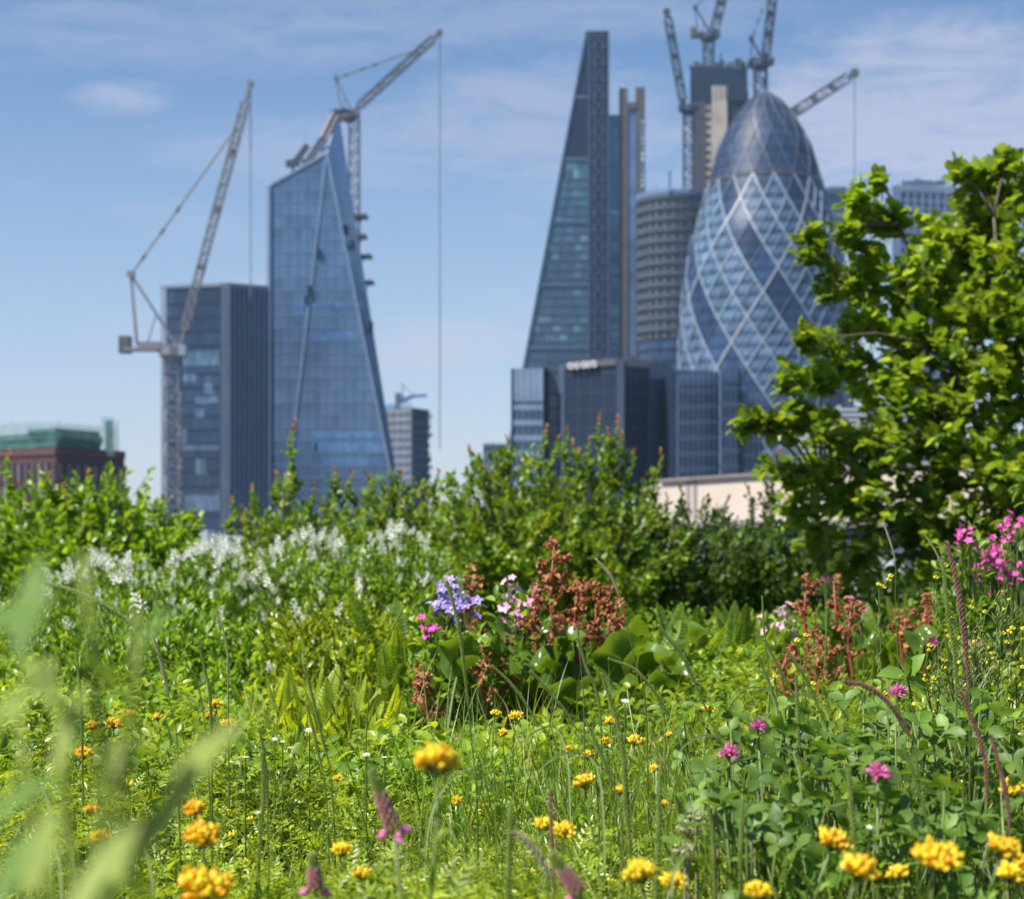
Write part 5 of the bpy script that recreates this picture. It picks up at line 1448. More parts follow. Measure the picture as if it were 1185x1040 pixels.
rusty(728, 762, 850, 3.45, "tiny rusty stalk in front of the green fern", nb=1, width=.02, dens=.4)
rusty(934, 657, 820, 3.95, "tall rusty stalk in the dark gap below the tree", nb=3, width=.035, dens=.8)
rusty(965, 666, 820, 4.05, "pinkish rusty stalk leaning away right of the tall one below the tree", nb=2, width=.035, dens=.6, lean=-22)
rusty(985, 690, 830, 3.75, "red-stemmed rusty stalk with pink-brown cups below the tree", nb=3, width=.035, dens=.7)
if 0: rusty(1002, 668, 830, 3.95, "pale tan topped stalk below the tree", nb=3, width=.05, dens=.8)
rusty(948, 740, 850, 3.45, "low wide tan stalk in front of the right-hand rusty stalks", nb=4, width=.06)
rusty(910, 745, 850, 3.35, "dark red stalk under the right-hand pale pink flowers", nb=2, width=.03, dens=.6)
rusty(1072, 690, 820, 3.95, "rusty stalk left of the magenta flowers", nb=4, width=.05, lean=14)
rusty(1045, 695, 820, 4.05, "faint tan stalk left of the one by the magenta flowers", nb=3, width=.05, dens=.6)
if 0: rusty(975, 745, 850, 3.45, "small tan stalk at the foot of the right-hand rusty stalks", nb=3, width=.04, dens=.7)


# ---- flowers on loose stems
def loose_flowers(name, px, py, Y, rpx, n, T, size, mat, label, cat="flowers", group=None, eye=None, leafy=True, squash=1.0, leafmat=None, stemmat=None, nst=10):
    base = Vector((PX(px, Y), Y, .02)); o = thing(name, label, cat, tuple(base), group)
    c = P(px, py, Y); r = rpx / FPX * Y
    st = MB(); lf = MB()
    heads = []
    for k in range(n):
        d = Vector(rdir(1)[0]); p = c + Vector((d.x * r, d.y * r * .7, d.z * r * squash)) * random.uniform(.3, 1)
        heads.append(p)
    for k in range(min(n, nst)):
        p = heads[k]; b0 = base + Vector((random.uniform(-.03, .03), random.uniform(-.03, .03), 0)); mid = b0.lerp(p, .55) + Vector((random.uniform(-.015, .015), 0, .02))
        st.tube([b0, mid, p], [.0026, .002, .0012], 4)
        for q in range(2):
            p2 = heads[random.randrange(n)]
            if (p2 - p).length < r * 1.2: st.tube([mid.lerp(p, .4), p2], [.0012, .0009], 3)
    m_ = stemmat or m_stem
    st.build("stems", m_, o)
    if leafy:
        C_, D_ = mound(110, c.x, c.y, r * .9, r * .8, .02, max(.05, c.z - r * .6), shell=.8, seed=3)
        sprays(lf, None, C_, nrm(D_ + UP), 5, .06, .028, .45, T_OV); lf.build("leaves", leafmat or leaf_herb, o, smooth=True)
    for k, p in enumerate(heads):
        if k == 0:
            m = MB(); m.scatter(T, [(0, 0, 0)], [(1, 0, 0)], [(0, 0, 1)], [size / 2], [size / 2])
            if eye: m.scatter(T_LUMP, [(0, 0, -size * .05)], [(0, 0, 1)], [(1, 0, 0)], [size * .22], [size * .22], 1)
            f = m.build("flower", [mat, eye or mat], None, smooth=True); f0 = f
        else:
            f = f0.copy(); COL.objects.link(f)
        f.parent = o; f.location = p - base; s = random.uniform(.7, 1.2); f.scale = (s, s, s * 1.4)
        f.rotation_euler = (random.uniform(.1, 1.5), random.uniform(-.4, .4), random.uniform(-1.3, 1.3))
    return o
BG = "flower clumps among the rusty stalks"
loose_flowers("violet_flower_clump", 526, 698, 3.3, 30, 38, T_FIVE, .027, pet_blue, "clump of violet-blue flowers left of the pale pink ones", group=BG, eye=pet_white)
loose_flowers("pink_flower_clump", 503, 730, 3.3, 24, 16, T_FIVE, .022, pet_mag, "small deep pink flowers at the lower left of the violet-blue clump", group=BG)
loose_flowers("violet_flower_clump", 540, 750, 3.5, 16, 8, T_FIVE, .022, pet_pur, "few purple flowers just below the violet-blue clump", group=BG)
loose_flowers("purple_flower_clump", 485, 823, 3.3, 15, 8, T_FIVE, .022, pet_pur, "little purple flowers low down beside the lime ferns", group=BG)
loose_flowers("magenta_flower_clump", 562, 778, 3.6, 11, 6, T_FIVE, .022, pet_mag, "tiny magenta flowers below the violet-blue clump", group=BG, leafy=False)
loose_flowers("pale_pink_flower_clump", 608, 706, 3.5, 30, 30, T_FIVE, .030, m_petal("lilac_pink_petals", (0.66, 0.28, 0.52), (0.80, 0.46, 0.66)), "lilac-pink flower cluster left of the red stalks", group=BG)
loose_flowers("white_pink_flower_clump", 592, 688, 3.8, 22, 14, T_FIVE, .026, pet_pale, "whitish pink flowers above the lilac-pink cluster", group=BG)
loose_flowers("white_pink_flower_clump", 575, 738, 4.0, 20, 10, T_FIVE, .022, pet_pale, "sparse whitish flowers below the whitish pink ones", group=BG, leafy=False)
loose_flowers("pale_pink_flower_clump", 903, 722, 4.2, 26, 26, T_FIVE, .026, pet_pale, "pale pink flower cluster left of the dark gap below the tree", group=BG)
loose_flowers("dusky_pink_flower_clump", 984, 700, 4.2, 20, 14, T_FIVE, .020, m_petal("dusky_pink_petals", (0.45, 0.14, 0.20), (0.60, 0.26, 0.34)), "dusky pink flowers on the red stems below the tree", group=BG, leafy=False)
loose_flowers("dusky_pink_flower_clump", 962, 668, 4.4, 13, 6, T_FIVE, .020, m_petal("plum_petals", (0.40, 0.08, 0.20), (0.52, 0.16, 0.30)), "plum-pink flowers at the edge of the dark gap below the tree", group=BG, leafy=False)
MG = "magenta flowers at the right edge"
for i, (px, py, r, n_, lab) in enumerate([(1118, 622, 16, 12, "magenta flowers at the left of the magenta patch"), (1145, 640, 22, 26, "densest cluster in the middle of the magenta patch"), (1170, 608, 18, 14, "magenta flowers at the top right of the patch"), (1172, 660, 16, 12, "magenta flowers at the lower right of the patch"), (1128, 660, 16, 8, "loose magenta flowers hanging at the bottom of the patch"), (1150, 700, 20, 8, "sparse magenta flowers below the patch"), (1078, 735, 14, 5, "few purple-pink flowers left of the magenta patch")]):
    loose_flowers("magenta_flower_plant", px, py, 3.7 + .1 * (i % 3), r * 1.1, int(n_ * 1.6), T_FIVE, .019, pet_mag, lab, "flowers", MG, leafy=(i < 3), nst=8)


# ---- kidney vetch: yellow heads along the bottom
def vetch_proto(label, seed, orange=.3, n=56, flat=.0, nstem=1):
    random.seed(seed)
    o = thing("yellow_vetch_flower", label, "flower", (0, 0, 0), "yellow vetch flowers in the foreground")
    R_ = .0085
    fy = MB(); ca = MB(); br = MB(); st = MB()
    Pp = []; Dd = []; 
    for k in range(n):
        el = math.asin(-.12 + 1.1 * (k + .5) / n if (-.12 + 1.1 * (k + .5) / n) < 1 else .99); az = k * 2.39996 + random.uniform(-.2, .2)
        d = Vector((math.cos(el) * math.cos(az), math.cos(el) * math.sin(az), math.sin(el) * .9 + .45)).normalized()
        Pp.append(tuple(d * .0035)); Dd.append(tuple(d))
    Pp = np.array(Pp); Dd = nrm(np.array(Dd) + RS.normal(size=(n, 3)) * .17); L = np.array([random.uniform(.0115, .0190) for _ in range(n)])
    om = np.array([random.random() < orange for _ in range(n)])
    Nn = np.cross(Dd, np.array([.3, .2, 1])); Nn = np.cross(Nn, Dd)
    fy.scatter(T_FLO_BASE, Pp, Dd, Nn, L, L * .30, 0); fy.scatter(T_FLO_TIP, Pp[~om], Dd[~om], Nn[~om], L[~om], L[~om] * .30, 0)
    if om.any(): fy.scatter(T_FLO_TIP, Pp[om], Dd[om], Nn[om], L[om], L[om] * .30, 1)
    tipP = Pp + Dd * L[:, None] * .92; RR = RS.normal(size=(n, 3)); fy.scatter(T_OV, tipP, Dd * .7 + RR * .45 + UP * .5, RR, L * .34, L * .26, 0); fy.scatter(T_OV, tipP[om], Dd[om] + RR[om] * .6, -RR[om], L[om] * .3, L[om] * .26, 1)
    ca.scatter(ellip(5, 4), Pp * .2, Dd, Nn, L * .72, L * .30)
    az = np.arange(14) * .449; br.scatter(T_BLADE, np.stack([.002 * np.cos(az), .002 * np.sin(az), -.003 + 0 * az], 1), np.stack([np.cos(az), np.sin(az), .15 + .3 * np.sin(az * 3)], 1), np.tile(UP, (14, 1)), np.array([random.uniform(.011, .017) for _ in range(14)]), .0035)
    H = .5
    st.tube([(0, 0, -.001), (.002, .001, -.05), (-.004, 0, -.13), (.004, 0, -.22)], [.0013, .0014, .0016, .0018], 6)
    fy.build("florets", [pet_yel, pet_or], o, smooth=True); ca.build("calyces", m_calyx, o, smooth=True); br.build("bracts", m_bract, o, smooth=True); st.build("stem", m_stem, o, smooth=True)
    lf = MB(); az = np.arange(7) * .9
    lf.scatter(T_OV, np.stack([0 * az, 0 * az, -.04 - .02 * az], 1), np.stack([np.cos(az * 2.1), np.sin(az * 2.1), .8 + 0 * az], 1), np.tile(UP, (7, 1)), .03, .007)
    lf.build("stem_leaves", leaf_clover, o, smooth=True)
    return o
V_LIST = [  # px, py, Y, scale, tilt
    (505, 884, 1.02, 1.0, "large orange-yellow vetch head standing alone right of the pink spike", 3, .35),
    (236, 968, 1.22, .95, "orange vetch head upright beside the big blurred leaf", 4, .75),
    (226, 936, 1.28, .6, "small orange vetch head above the one beside the blurred leaf", 4, .7),
    (238, 1028, 1.12, 1.25, "wide orange-yellow vetch head on the bottom edge, right of the blurred leaf", 4, .5),
    (742, 1012, 1.18, .85, "lemon-yellow vetch head at the bottom, left of the middle pair", 5, .0),
    (779, 1020, 1.22, .62, "smaller lemon-yellow vetch head just right of its larger neighbour at the bottom", 5, .0),
    (962, 974, 1.22, .85, "vetch head with an orange edge, highest of the bottom right group", 6, .3),
    (992, 1006, 1.12, .9, "broad yellow vetch head left of centre in the bottom right group", 6, .2),
    (1040, 1012, 1.25, .6, "little pale yellow vetch head between two broad ones", 5, .1),
    (1083, 994, 1.1, 1.05, "largest vetch head of the bottom right group, orange at its right edge", 6, .35),
    (1158, 983, 1.15, .85, "orange-tipped vetch head near the right edge", 6, .4),
    (1168, 1012, 1.2, .8, "pale yellow vetch head below the orange-tipped one at the right edge", 5, .1),
    (877, 1034, 1.15, .7, "yellow vetch head cut by the bottom edge right of the middle", 5, .1),
    (1183, 1000, 1.2, .7, "vetch head cut by the right edge", 6, .5),
    (1170, 915, 1.5, .8, "yellow vetch head at the right edge above the others", 4, .3),
    (628, 955, 1.45, .62, "small yellow vetch head with dark green bracts, left one of the pair", 5, .0),
    (652, 962, 1.42, .7, "small yellow vetch head with dark green bracts, right one of the pair", 5, .0),
    (395, 985, 1.4, .62, "small yellow vetch head seen sideways left of the pink spikes", 5, .05),
    (418, 1012, 1.35, .55, "tiny greenish-yellow vetch head near the bottom left of centre", 5, .0),
    (118, 970, 1.3, .6, "orange vetch head half veiled by the blurred leaf at left", 4, .8),
    (105, 938, 1.35, .45, "tiny orange vetch head behind the blurred plant at left", 4, .8),
    (529, 926, 1.6, .4, "closed greenish-yellow vetch bud right of the large lone head", 5, .0),
    (97, 873, 2.1, .85, "orange and yellow flower head in the left meadow behind the blurred plant", 4, .7),
    (107, 840, 2.4, .7, "upper left little orange vetch head of the row at left", 4, .6),
    (132, 838, 2.4, .85, "orange vetch head in the row at left, beside the blurred stem", 4, .6),
    (152, 826, 2.5, .55, "small orange vetch head topmost in the row at left", 4, .5),
    (183, 830, 2.4, .5, "small yellow vetch head right of the row at left", 5, .3),
    (250, 816, 2.7, .8, "yellow-orange vetch head left of the lime ferns", 5, .4),
    (264, 838, 2.5, .7, "lemon-yellow vetch head below the ones left of the lime ferns", 5, .0),
    (242, 828, 2.7, .5, "tiny orange vetch head beside the one left of the lime ferns", 5, .6),
    (821, 820, 2.5, .75, "round yellow vetch head in mid meadow beside a grass head", 5, .1),
    (735, 858, 2.1, .75, "wide yellow vetch head in the middle meadow", 5, .15),
    (677, 906, 1.7, .8, "flat yellow vetch head in the middle of the meadow", 5, .2),
    (597, 829, 2.4, .7, "flat yellow vetch head below the round leaves", 5, .1),
    (573, 826, 2.4, .55, "small yellow vetch head left of the flat one below the round leaves", 5, .1),
    (582, 848, 2.2, .5, "little yellow vetch head under the two below the round leaves", 5, .1),
    (706, 835, 2.3, .6, "yellow vetch head below the white daisy", 5, .2),
    (700, 858, 2.1, .5, "small yellow vetch head left of the wide one in the middle meadow", 5, .2),
    (680, 874, 2.0, .5, "small orange-yellow vetch head lower left of the wide one", 5, .3),
    (657, 867, 2.0, .4, "tiny yellow vetch head left of the middle meadow group", 5, .2),
    (774, 851, 2.2, .4, "tiny yellow vetch head right of the wide one", 5, .2),
    (757, 889, 1.8, .4, "tiny yellow vetch head in the grass in the middle", 5, .1),
    (718, 915, 1.6, .45, "tiny orange-yellow vetch head low in the middle grass", 5, .3),
    (391, 901, 1.8, .4, "tiny pale vetch head left of the pink spike", 5, .0),
    (768, 930, 1.6, .3, "tiniest yellow vetch bud beside a tall green grass head", 5, .0)]
protos = {}
VREF = ORG
for i, (px, py, Y, s, lab, seed, orn) in enumerate(V_LIST):
    key = (seed, round(orn, 1))
    if key not in protos:
        o = vetch_proto(lab, seed, orn, n=56 if seed != 5 else 46); protos[key] = o
    else:
        o = copy_tree(protos[key]); o["label"] = lab
    # the stem keeps its true length: the flower stands at P and the root at the flower's base
    place(o, P(px, py + 8 * s / Y, Y), rz=random.uniform(0, 6), s=s * .8, tilt=(random.uniform(-.35, .05), random.uniform(-.25, .25)))
# the lone head carries a taller thicker stem already; random state back
random.seed(21)


# ---- pink flower spikes (sainfoin) and clover heads
def pink_spike(px, py0, px1, py1, Y, label, w=.010, bloom=3):
    """spike from tip (px,py0) to its base (px1,py1)"""
    tip = P(px, py0, Y); bs = P(px1, py1, Y); root = Vector((bs.x + .02, Y + .01, .02))
    o = thing("pink_flower_spike", label, "flower", tuple(root), "pink flower spikes in the foreground")
    n = 84; tt = np.linspace(0, 1, n) ** .9; az = np.arange(n) * 2.4
    ax = tip - bs; L0 = ax.length
    A = np.array(tuple(ax.normalized())); S = nrm(np.cross(A, [0, 1, .1])); T2 = np.cross(S, A)
    Rr = w * (1 - tt) ** .6 * .42 + .0008
    Pp = np.array(tuple(bs)) + A * (tt * L0)[:, None] + S * (Rr * np.cos(az))[:, None] + T2 * (Rr * np.sin(az))[:, None]
    Dd = A * .9 + S * np.cos(az)[:, None] * .5 + T2 * np.sin(az)[:, None] * .5
    m = MB(); k = tt < .62
    m.scatter(ellip(6, 5), Pp[k], Dd[k], S + 0 * Pp[k], w * .75, w * .42, 0); m.scatter(ellip(6, 5), Pp[~k], Dd[~k], S + 0 * Pp[~k], w * .6, w * .32, 1)
    m.build("bud_spike", [m_redbud, m_seed], o, smooth=True)
    for b_ in range(bloom):
        a = [0.2, 2.6, 4.4][b_ % 3]; p = bs + Vector(tuple(S * math.cos(a) + T2 * math.sin(a))) * w * .5 - ax.normalized() * .001 * b_
        m = MB(); d = S * math.cos(a) * 1.0 + T2 * math.sin(a) * .6 - A * .25 * (b_)
        m.scatter(ellip(8, 6), [tuple(p), tuple(p)], [d, d + A * .5], [T2, T2], [w * 1.5, w * 1.2], [w * .75, w * .6]); m.build("open_flower", pet_pink, o, smooth=True)
    s = MB(); s.tube([bs, bs.lerp(root, .4) + Vector((.004, 0, 0)), root], [.0014, .0016, .0018], 5); s.tube([bs, bs + ax * .93], [.001, .0006], 4); s.build("stem", m_stem, o, smooth=True)
pink_spike(431, 893, 456, 962, 1.12, "pink and green flower spike leaning left beside the large lone vetch head", .0068, 3)
pink_spike(362, 990, 365, 1032, 1.15, "pink flower spike standing on the bottom edge left of the middle", .0066, 2)
pink_spike(640, 990, 672, 1036, 1.05, "brownish pink bud spike at the bottom edge in the middle", .0066, 1)

def clover_flower(px, py, Y, s, label, pale=False):
    root = Vector((PX(px, Y) + random.uniform(-.02, .02), Y, .02)); c = P(px, py, Y)
    o = thing("pink_clover_flower", label, "flower", tuple(root), "pink clover flowers")
    n = 60; d = rdir(n); d[:, 2] = np.abs(d[:, 2]) * 1.2 - .25; d = nrm(d)
    m = MB(); m.scatter(T_BLADE, np.array(tuple(c)) + d * .003, d, rdir(n), RS.uniform(.010, .014, n) * s, .0042 * s); m.build("flower_head", pet_pink, o, smooth=True)
    m = MB(); m.scatter(ellip(8, 5), [tuple(c - Vector((0, 0, .007 * s)))], [(0, 0, 1)], [(1, 0, 0)], [.011 * s], [.013 * s]); m.build("calyx", m_bract, o, smooth=True)
    m = MB(); m.tube([root, root.lerp(c, .5) + Vector((.006, 0, 0)), c - Vector((0, 0, .004))], [.0019, .0016, .0013], 5); m.build("stem", m_stem, o, smooth=True)
    m = MB(); m.scatter(T_TREFB, [tuple(c - Vector((0, 0, .018 * s)))], [(1, 0, .2)], [(0, 0, 1)], [.022 * s], [.022 * s]); m.build("leaf", leaf_clover, o, smooth=True)
clover_flower(1016, 896, 1.38, .8, "pink clover flower in the middle of the broad clover leaves at right")
clover_flower(877, 841, 1.6, .6, "pale pink clover flower above the left end of the broad clover leaves")
clover_flower(843, 872, 1.6, .7, "half hidden purple-pink clover flower left of the broad clover leaves")
clover_flower(1040, 801, 1.85, .75, "pink clover flower beside the dark folded leaves below the rusty stalks")
clover_flower(1128, 745, 2.9, .8, "small pink clover flower at right among thin twiggy stems")

# ---- broad-leaved clover plants
def clover_plant(px, py, Y, nlv, label, rad=.08, L=.0195, mat=None):
    root = Vector((PX(px, Y), Y, .02)); c = P(px, py, Y)
    o = thing("broad_clover_plant", label, "plant", tuple(root), "broad-leaved clover plants at lower right")
    m = MB(); s = MB(); q = rdir(nlv) * np.array([rad, rad, rad * .8]) * (RS.uniform(0, 1, (nlv, 1)) ** .4) + np.array(tuple(c))
    D_ = rdir(nlv); D_[:, 2] *= .35; LL = RS.uniform(.75, 1.2, nlv) * L
    m.scatter(T_TREFB, q, D_, UP * .8 + rdir(nlv) * .85, LL, LL)
    for p in q[::2]: s.tube([tuple(root + Vector((random.uniform(-.02, .02), random.uniform(-.02, .02), 0))), tuple((np.array(tuple(root)) * .4 + p * .6) + np.array([0, 0, .01])), tuple(p)], [.0016, .0013, .001], 4)
    m.build("leaves", mat or leaf_clover, o, smooth=True); s.build("stems", m_stem, o, smooth=True)
CL = [(905, 885, 1.75, "clover plant under the pale pink clover flower"), (860, 905, 1.7, "leftmost broad clover plant"), (945, 870, 1.8, "clover plant left of the lone pink clover flower, upper one"), (960, 920, 1.6, "clover plant left of the lone pink clover flower, lower one"), (900, 950, 1.5, "clover plant above the grass between the yellow vetch groups"), (1000, 865, 1.85, "clover plant right above the lone pink clover flower"), (1040, 880, 1.75, "clover plant with a big leaf right of the lone pink clover flower"), (1060, 930, 1.55, "clover plant below and right of the lone pink clover flower"), (1010, 950, 1.5, "clover plant above the broad vetch heads"), (1110, 870, 1.75, "clover plant with dark leaves near a purplish grass head"), (1150, 870, 1.8, "clover plant left of the right edge"), (1180, 850, 1.8, "clover plant at the right edge below the twiggy mustard"), (1120, 930, 1.55, "clover plant above the largest vetch head"), (950, 980, 1.4, "clover plant behind the vetch head with an orange edge"), (870, 990, 1.4, "low clover plant at the bottom right of the middle"), (1175, 950, 1.5, "clover plant behind the right-edge vetch heads"), (820, 870, 1.9, "small clover plant by the half hidden clover flower"), (1075, 985, 1.42, "clover plant behind the largest vetch head"), (835, 960, 1.5, "low clover plant left of the bottom clover plants")]
for px, py, Y, lab in CL: clover_plant(px, py, Y, 26, lab)
def folded(px, py, Y, label):
    root = Vector((PX(px + 30, Y), Y, .02)); c = P(px, py, Y); o = thing("dark_leaved_stem", label, "plant", tuple(root), "dark broad-leaved stems at right")
    m = MB(); m.tube([root, root.lerp(c, .6) + Vector((.01, 0, 0)), c], [.0024, .002, .0014], 5); m.build("stem", m_stem, o, smooth=True)
    for k, (dx, dz, L) in enumerate(((-1, .1, .042), (.45, .75, .036), (.5, -.5, .034), (-.1, .9, .03))):
        m = MB(); m.scatter(T_OV, [tuple(c)], [(dx, -.3, dz)], [(.1, -.6, .8)], [L], [L * .62]); m.build("leaf", leaf_clover, o, smooth=True)
folded(1050, 782, 2.1, "stem with dark folded oval leaves beside a pink clover flower"); folded(1092, 848, 1.9, "stem with paired dark oval leaves right of the purplish arching grass head")

# ---- grass heads
def grass_head(pts_px, Y, label, head=.28, r=.0022, mat=None, foot=None, kind="spike"):
    """pts_px: tip first, going down; head = fraction of the length that is the seed head"""
    pts = [P(x, y, Y) for x, y in pts_px]
    if foot is None:
        last = pts[-1]; root = Vector((last.x + (pts[-1].x - pts[-2].x) * .3, Y + .01, .02))
    else: root = P(foot, HOR, Y); root.z = .02
    o = thing("grass_seed_head", label, "grass stalk", tuple(root), "grass stalks with seed heads")
    pts.append(root)
    # smooth the line
    def cr(p0, p1, p2, p3, t): return 0.5 * ((2 * p1) + (-p0 + p2) * t + (2 * p0 - 5 * p1 + 4 * p2 - p3) * t * t + (-p0 + 3 * p1 - 3 * p2 + p3) * t ** 3)
    ext = [pts[0] * 2 - pts[1]] + pts + [pts[-1] * 2 - pts[-2]]; line = []
    for i in range(len(pts) - 1):
        for k in range(7): line.append(cr(ext[i], ext[i + 1], ext[i + 2], ext[i + 3], k / 7))
    line.append(pts[-1])
    seg = [0]
    for a, b_ in zip(line, line[1:]): seg.append(seg[-1] + (b_ - a).length)
    tot = seg[-1]
    def at(s):
        for i in range(len(seg) - 1):
            if seg[i + 1] >= s: f = (s - seg[i]) / max(1e-9, seg[i + 1] - seg[i]); return line[i].lerp(line[i + 1], f), (line[i] - line[i + 1]).normalized()
        return line[-1], (line[-2] - line[-1]).normalized()
    m = MB(); m.tube(line, [max(.00045, .0011 * (seg[i] / tot) + .0004) for i in range(len(line))], 5); m.build("stem", m_stem, o, smooth=True)
    hl = head * tot if head < 1 else head / 1000.0
    n = max(14, int(hl / (r * .34))); Pp = []; Dd = []; Ll = []
    for k in range(n * 2):
        s = hl * (k + .5) / (n * 2); p, d = at(s); az = k * 2.4; side = d.cross(Vector((0, 1, 0))).normalized(); sd2 = side.cross(d)
        t = s / hl; rr = .56 * r * (.55 + .45 * math.sin(math.pi * min(1, t * .9 + .12)))
        off = (side * math.cos(az) + sd2 * math.sin(az)); Pp.append(tuple(p + off * rr * .35)); Dd.append(tuple(d * 1.0 + off * .42)); Ll.append(rr * 2.3)
    Ll = np.array(Ll); m = MB(); m.scatter(T_GRAIN, np.array(Pp), np.array(Dd), rdir(len(Pp)), Ll, Ll * .5); m.build("seed_head", mat or m_seed, o, smooth=True)
    return o
G = [([(52, 674), (100, 690), (150, 720), (185, 760), (235, 820)], 1.5, "green grass head arching left over the white flowers", .2, .0034, None),
     ([(176, 733), (186, 765), (197, 815), (206, 880)], 1.6, "pale drooping grass head hanging from the arched green one", .16, .0026, m_seedc),
     ([(517, 672), (530, 720), (538, 780), (546, 860), (552, 930)], 1.7, "tall dark green grass head in front of the violet-blue flowers", .3, .003, None),
     ([(690, 647), (710, 672), (722, 710), (735, 765), (748, 830)], 2.0, "pale green grass head rising over the rusty stalks into the dark hedge", .12, .0032, m_seedc),
     ([(762, 724), (790, 760), (815, 815), (830, 850), (845, 905)], 1.7, "dark arching grass head crossing the green ferns", .25, .003, None),
     ([(705, 762), (735, 775), (757, 800), (768, 825), (770, 900)], 1.7, "dark grass head arching left above the meadow's middle", .22, .0026, None),
     ([(570, 770), (595, 795), (618, 830), (640, 880)], 1.8, "thin grass head leaning left in front of the round leaves", .25, .0024, None),
     ([(668, 738), (680, 775), (690, 800), (696, 860)], 1.8, "upright dark grass head among the rusty stalks", .3, .0028, None),
     ([(615, 776), (640, 805), (665, 840), (690, 900)], 1.7, "green grass head leaning left over the round leaves", .22, .0026, None),
     ([(696, 780), (708, 815), (720, 860), (728, 950)], 1.6, "dark upright grass head below the rusty stalks", .28, .003, None),
     ([(678, 833), (690, 860), (706, 900), (720, 960)], 1.5, "thin dark grass head in the centre of the meadow", .25, .0028, None),
     ([(717, 850), (722, 880), (724, 930), (730, 1000)], 1.4, "thick yellow-green grass head upright in the middle", .4, .0034, None),
     ([(766, 880), (763, 920), (762, 980), (760, 1040)], 1.3, "tall pale green grass head upright right of the middle", .5, .0034, m_seed),
     ([(637, 915), (638, 950), (640, 1000), (641, 1050)], 1.25, "brown-tipped grass spike behind the yellow pair of vetch heads", .3, .0022, m_seedp),
     ([(592, 930), (590, 965), (589, 1000), (588, 1060)], 1.2, "green grass head upright at the bottom left of the middle", .4, .0032, None),
     ([(594, 962), (612, 975), (628, 1000), (634, 1040)], 1.2, "cream woolly grass head bending over at the bottom", .17, .0042, m_seedc),
     ([(300, 842), (306, 880), (310, 940)], 1.6, "dark grass head upright left of the lime ferns", .3, .0026, None),
     ([(355, 815), (366, 860), (376, 910), (380, 970)], 1.7, "thin dark grass head right of the lime ferns' foot", .25, .0024, None),
     ([(231, 748), (238, 780), (244, 830)], 1.9, "short dark grass head in front of the leafy mound", .5, .0028, None),
     ([(250, 705), (262, 745), (264, 800)], 2.1, "faint tan grass head against the leafy mound", .3, .0022, m_seedc),
     ([(88, 752), (92, 790), (95, 850)], 1.8, "narrow beaded grass head behind the blurred plant", .5, .0024, None),
     ([(303, 870), (305, 920), (300, 985), (297, 1040)], 1.3, "thick green stalk left of the middle", .3, .0028, None),
     ([(352, 768), (360, 800), (372, 850), (385, 920)], 1.8, "dark leaning grass head in front of the lime ferns", .35, .0026, None),
     ([(885, 740), (905, 780), (925, 820), (940, 880)], 1.9, "thin green grass head leaning left under the pale pink flowers", .3, .0026, None),
     ([(877, 758), (892, 795), (905, 835), (918, 890)], 1.8, "dark grass head parallel to the one under the pale pink flowers", .3, .0026, None),
     ([(905, 745), (935, 790), (960, 850), (985, 900)], 1.8, "grass head leaning from the low tan stalk", .25, .0024, None),
     ([(921, 780), (923, 820), (925, 870), (930, 930)], 1.7, "thick upright green grass head left of the broad clover", .45, .003, None),
     ([(977, 788), (1005, 795), (1030, 815), (1050, 845), (1062, 900)], 1.55, "purplish pink arching grass head above the clover flowers", .24, .0036, m_seedp),
     ([(1112, 800), (1122, 825), (1136, 865), (1142, 920)], 1.5, "purplish brown grass head at right beside dark leaves", .32, .0034, m_seedp),
     ([(1096, 628), (1108, 680), (1116, 740), (1122, 830)], 1.7, "brown feathery grass head before the magenta flowers", .34, .0042, m_seedp),
     ([(1091, 645), (1096, 700), (1106, 770), (1106, 860)], 1.75, "green grass head next to the brown feathery one", .4, .0034, None),
     ([(1023, 605), (1036, 650), (1036, 700), (1040, 800)], 2.4, "tall grey-brown grass stem under the tree", .12, .0024, m_seedc),
     ([(1068, 615), (1088, 650), (1094, 700)], 2.5, "grey drooping grass stem left of the magenta flowers", .2, .0024, m_seedc),
     ([(982, 885), (985, 930), (990, 985), (992, 1040)], 1.3, "thick green grass head upright in the clover patch", .35, .0034, None),
     ([(1044, 860), (1058, 900), (1075, 960), (1080, 1040)], 1.35, "dark grass head leaning through the clover", .25, .0026, None),
     ([(1147, 850), (1155, 880), (1166, 930), (1168, 1000)], 1.4, "grass head with a brown tip near the right edge", .3, .0028, m_seedp),
     ([(820, 935), (825, 970), (826, 1010), (828, 1060)], 1.3, "thin green grass head right of the tall pale one", .35, .0026, None),
     ([(860, 925), (858, 960), (857, 1010)], 1.35, "green grass head between the clover plants at the bottom", .4, .0026, None),
     ([(668, 720), (672, 770), (676, 830)], 2.2, "thin upright stem crossing the round leaves", .15, .0018, m_seedp),
     ([(468, 700), (440, 760), (425, 830)], 2.2, "hair-thin grass stem left of the violet-blue flowers", .15, .0018, None),
     ([(882, 690), (885, 740), (890, 800)], 2.3, "thin dark grass head in front of the pale pink flowers", .3, .0022, None),
     ([(957, 700), (955, 760), (950, 830)], 2.2, "thin green stem with a narrow head under the tree", .25, .0020, None)]
for pts, Y, lab, hd, r_, mt_ in G: grass_head(pts, Y, lab, hd, r_, mt_)

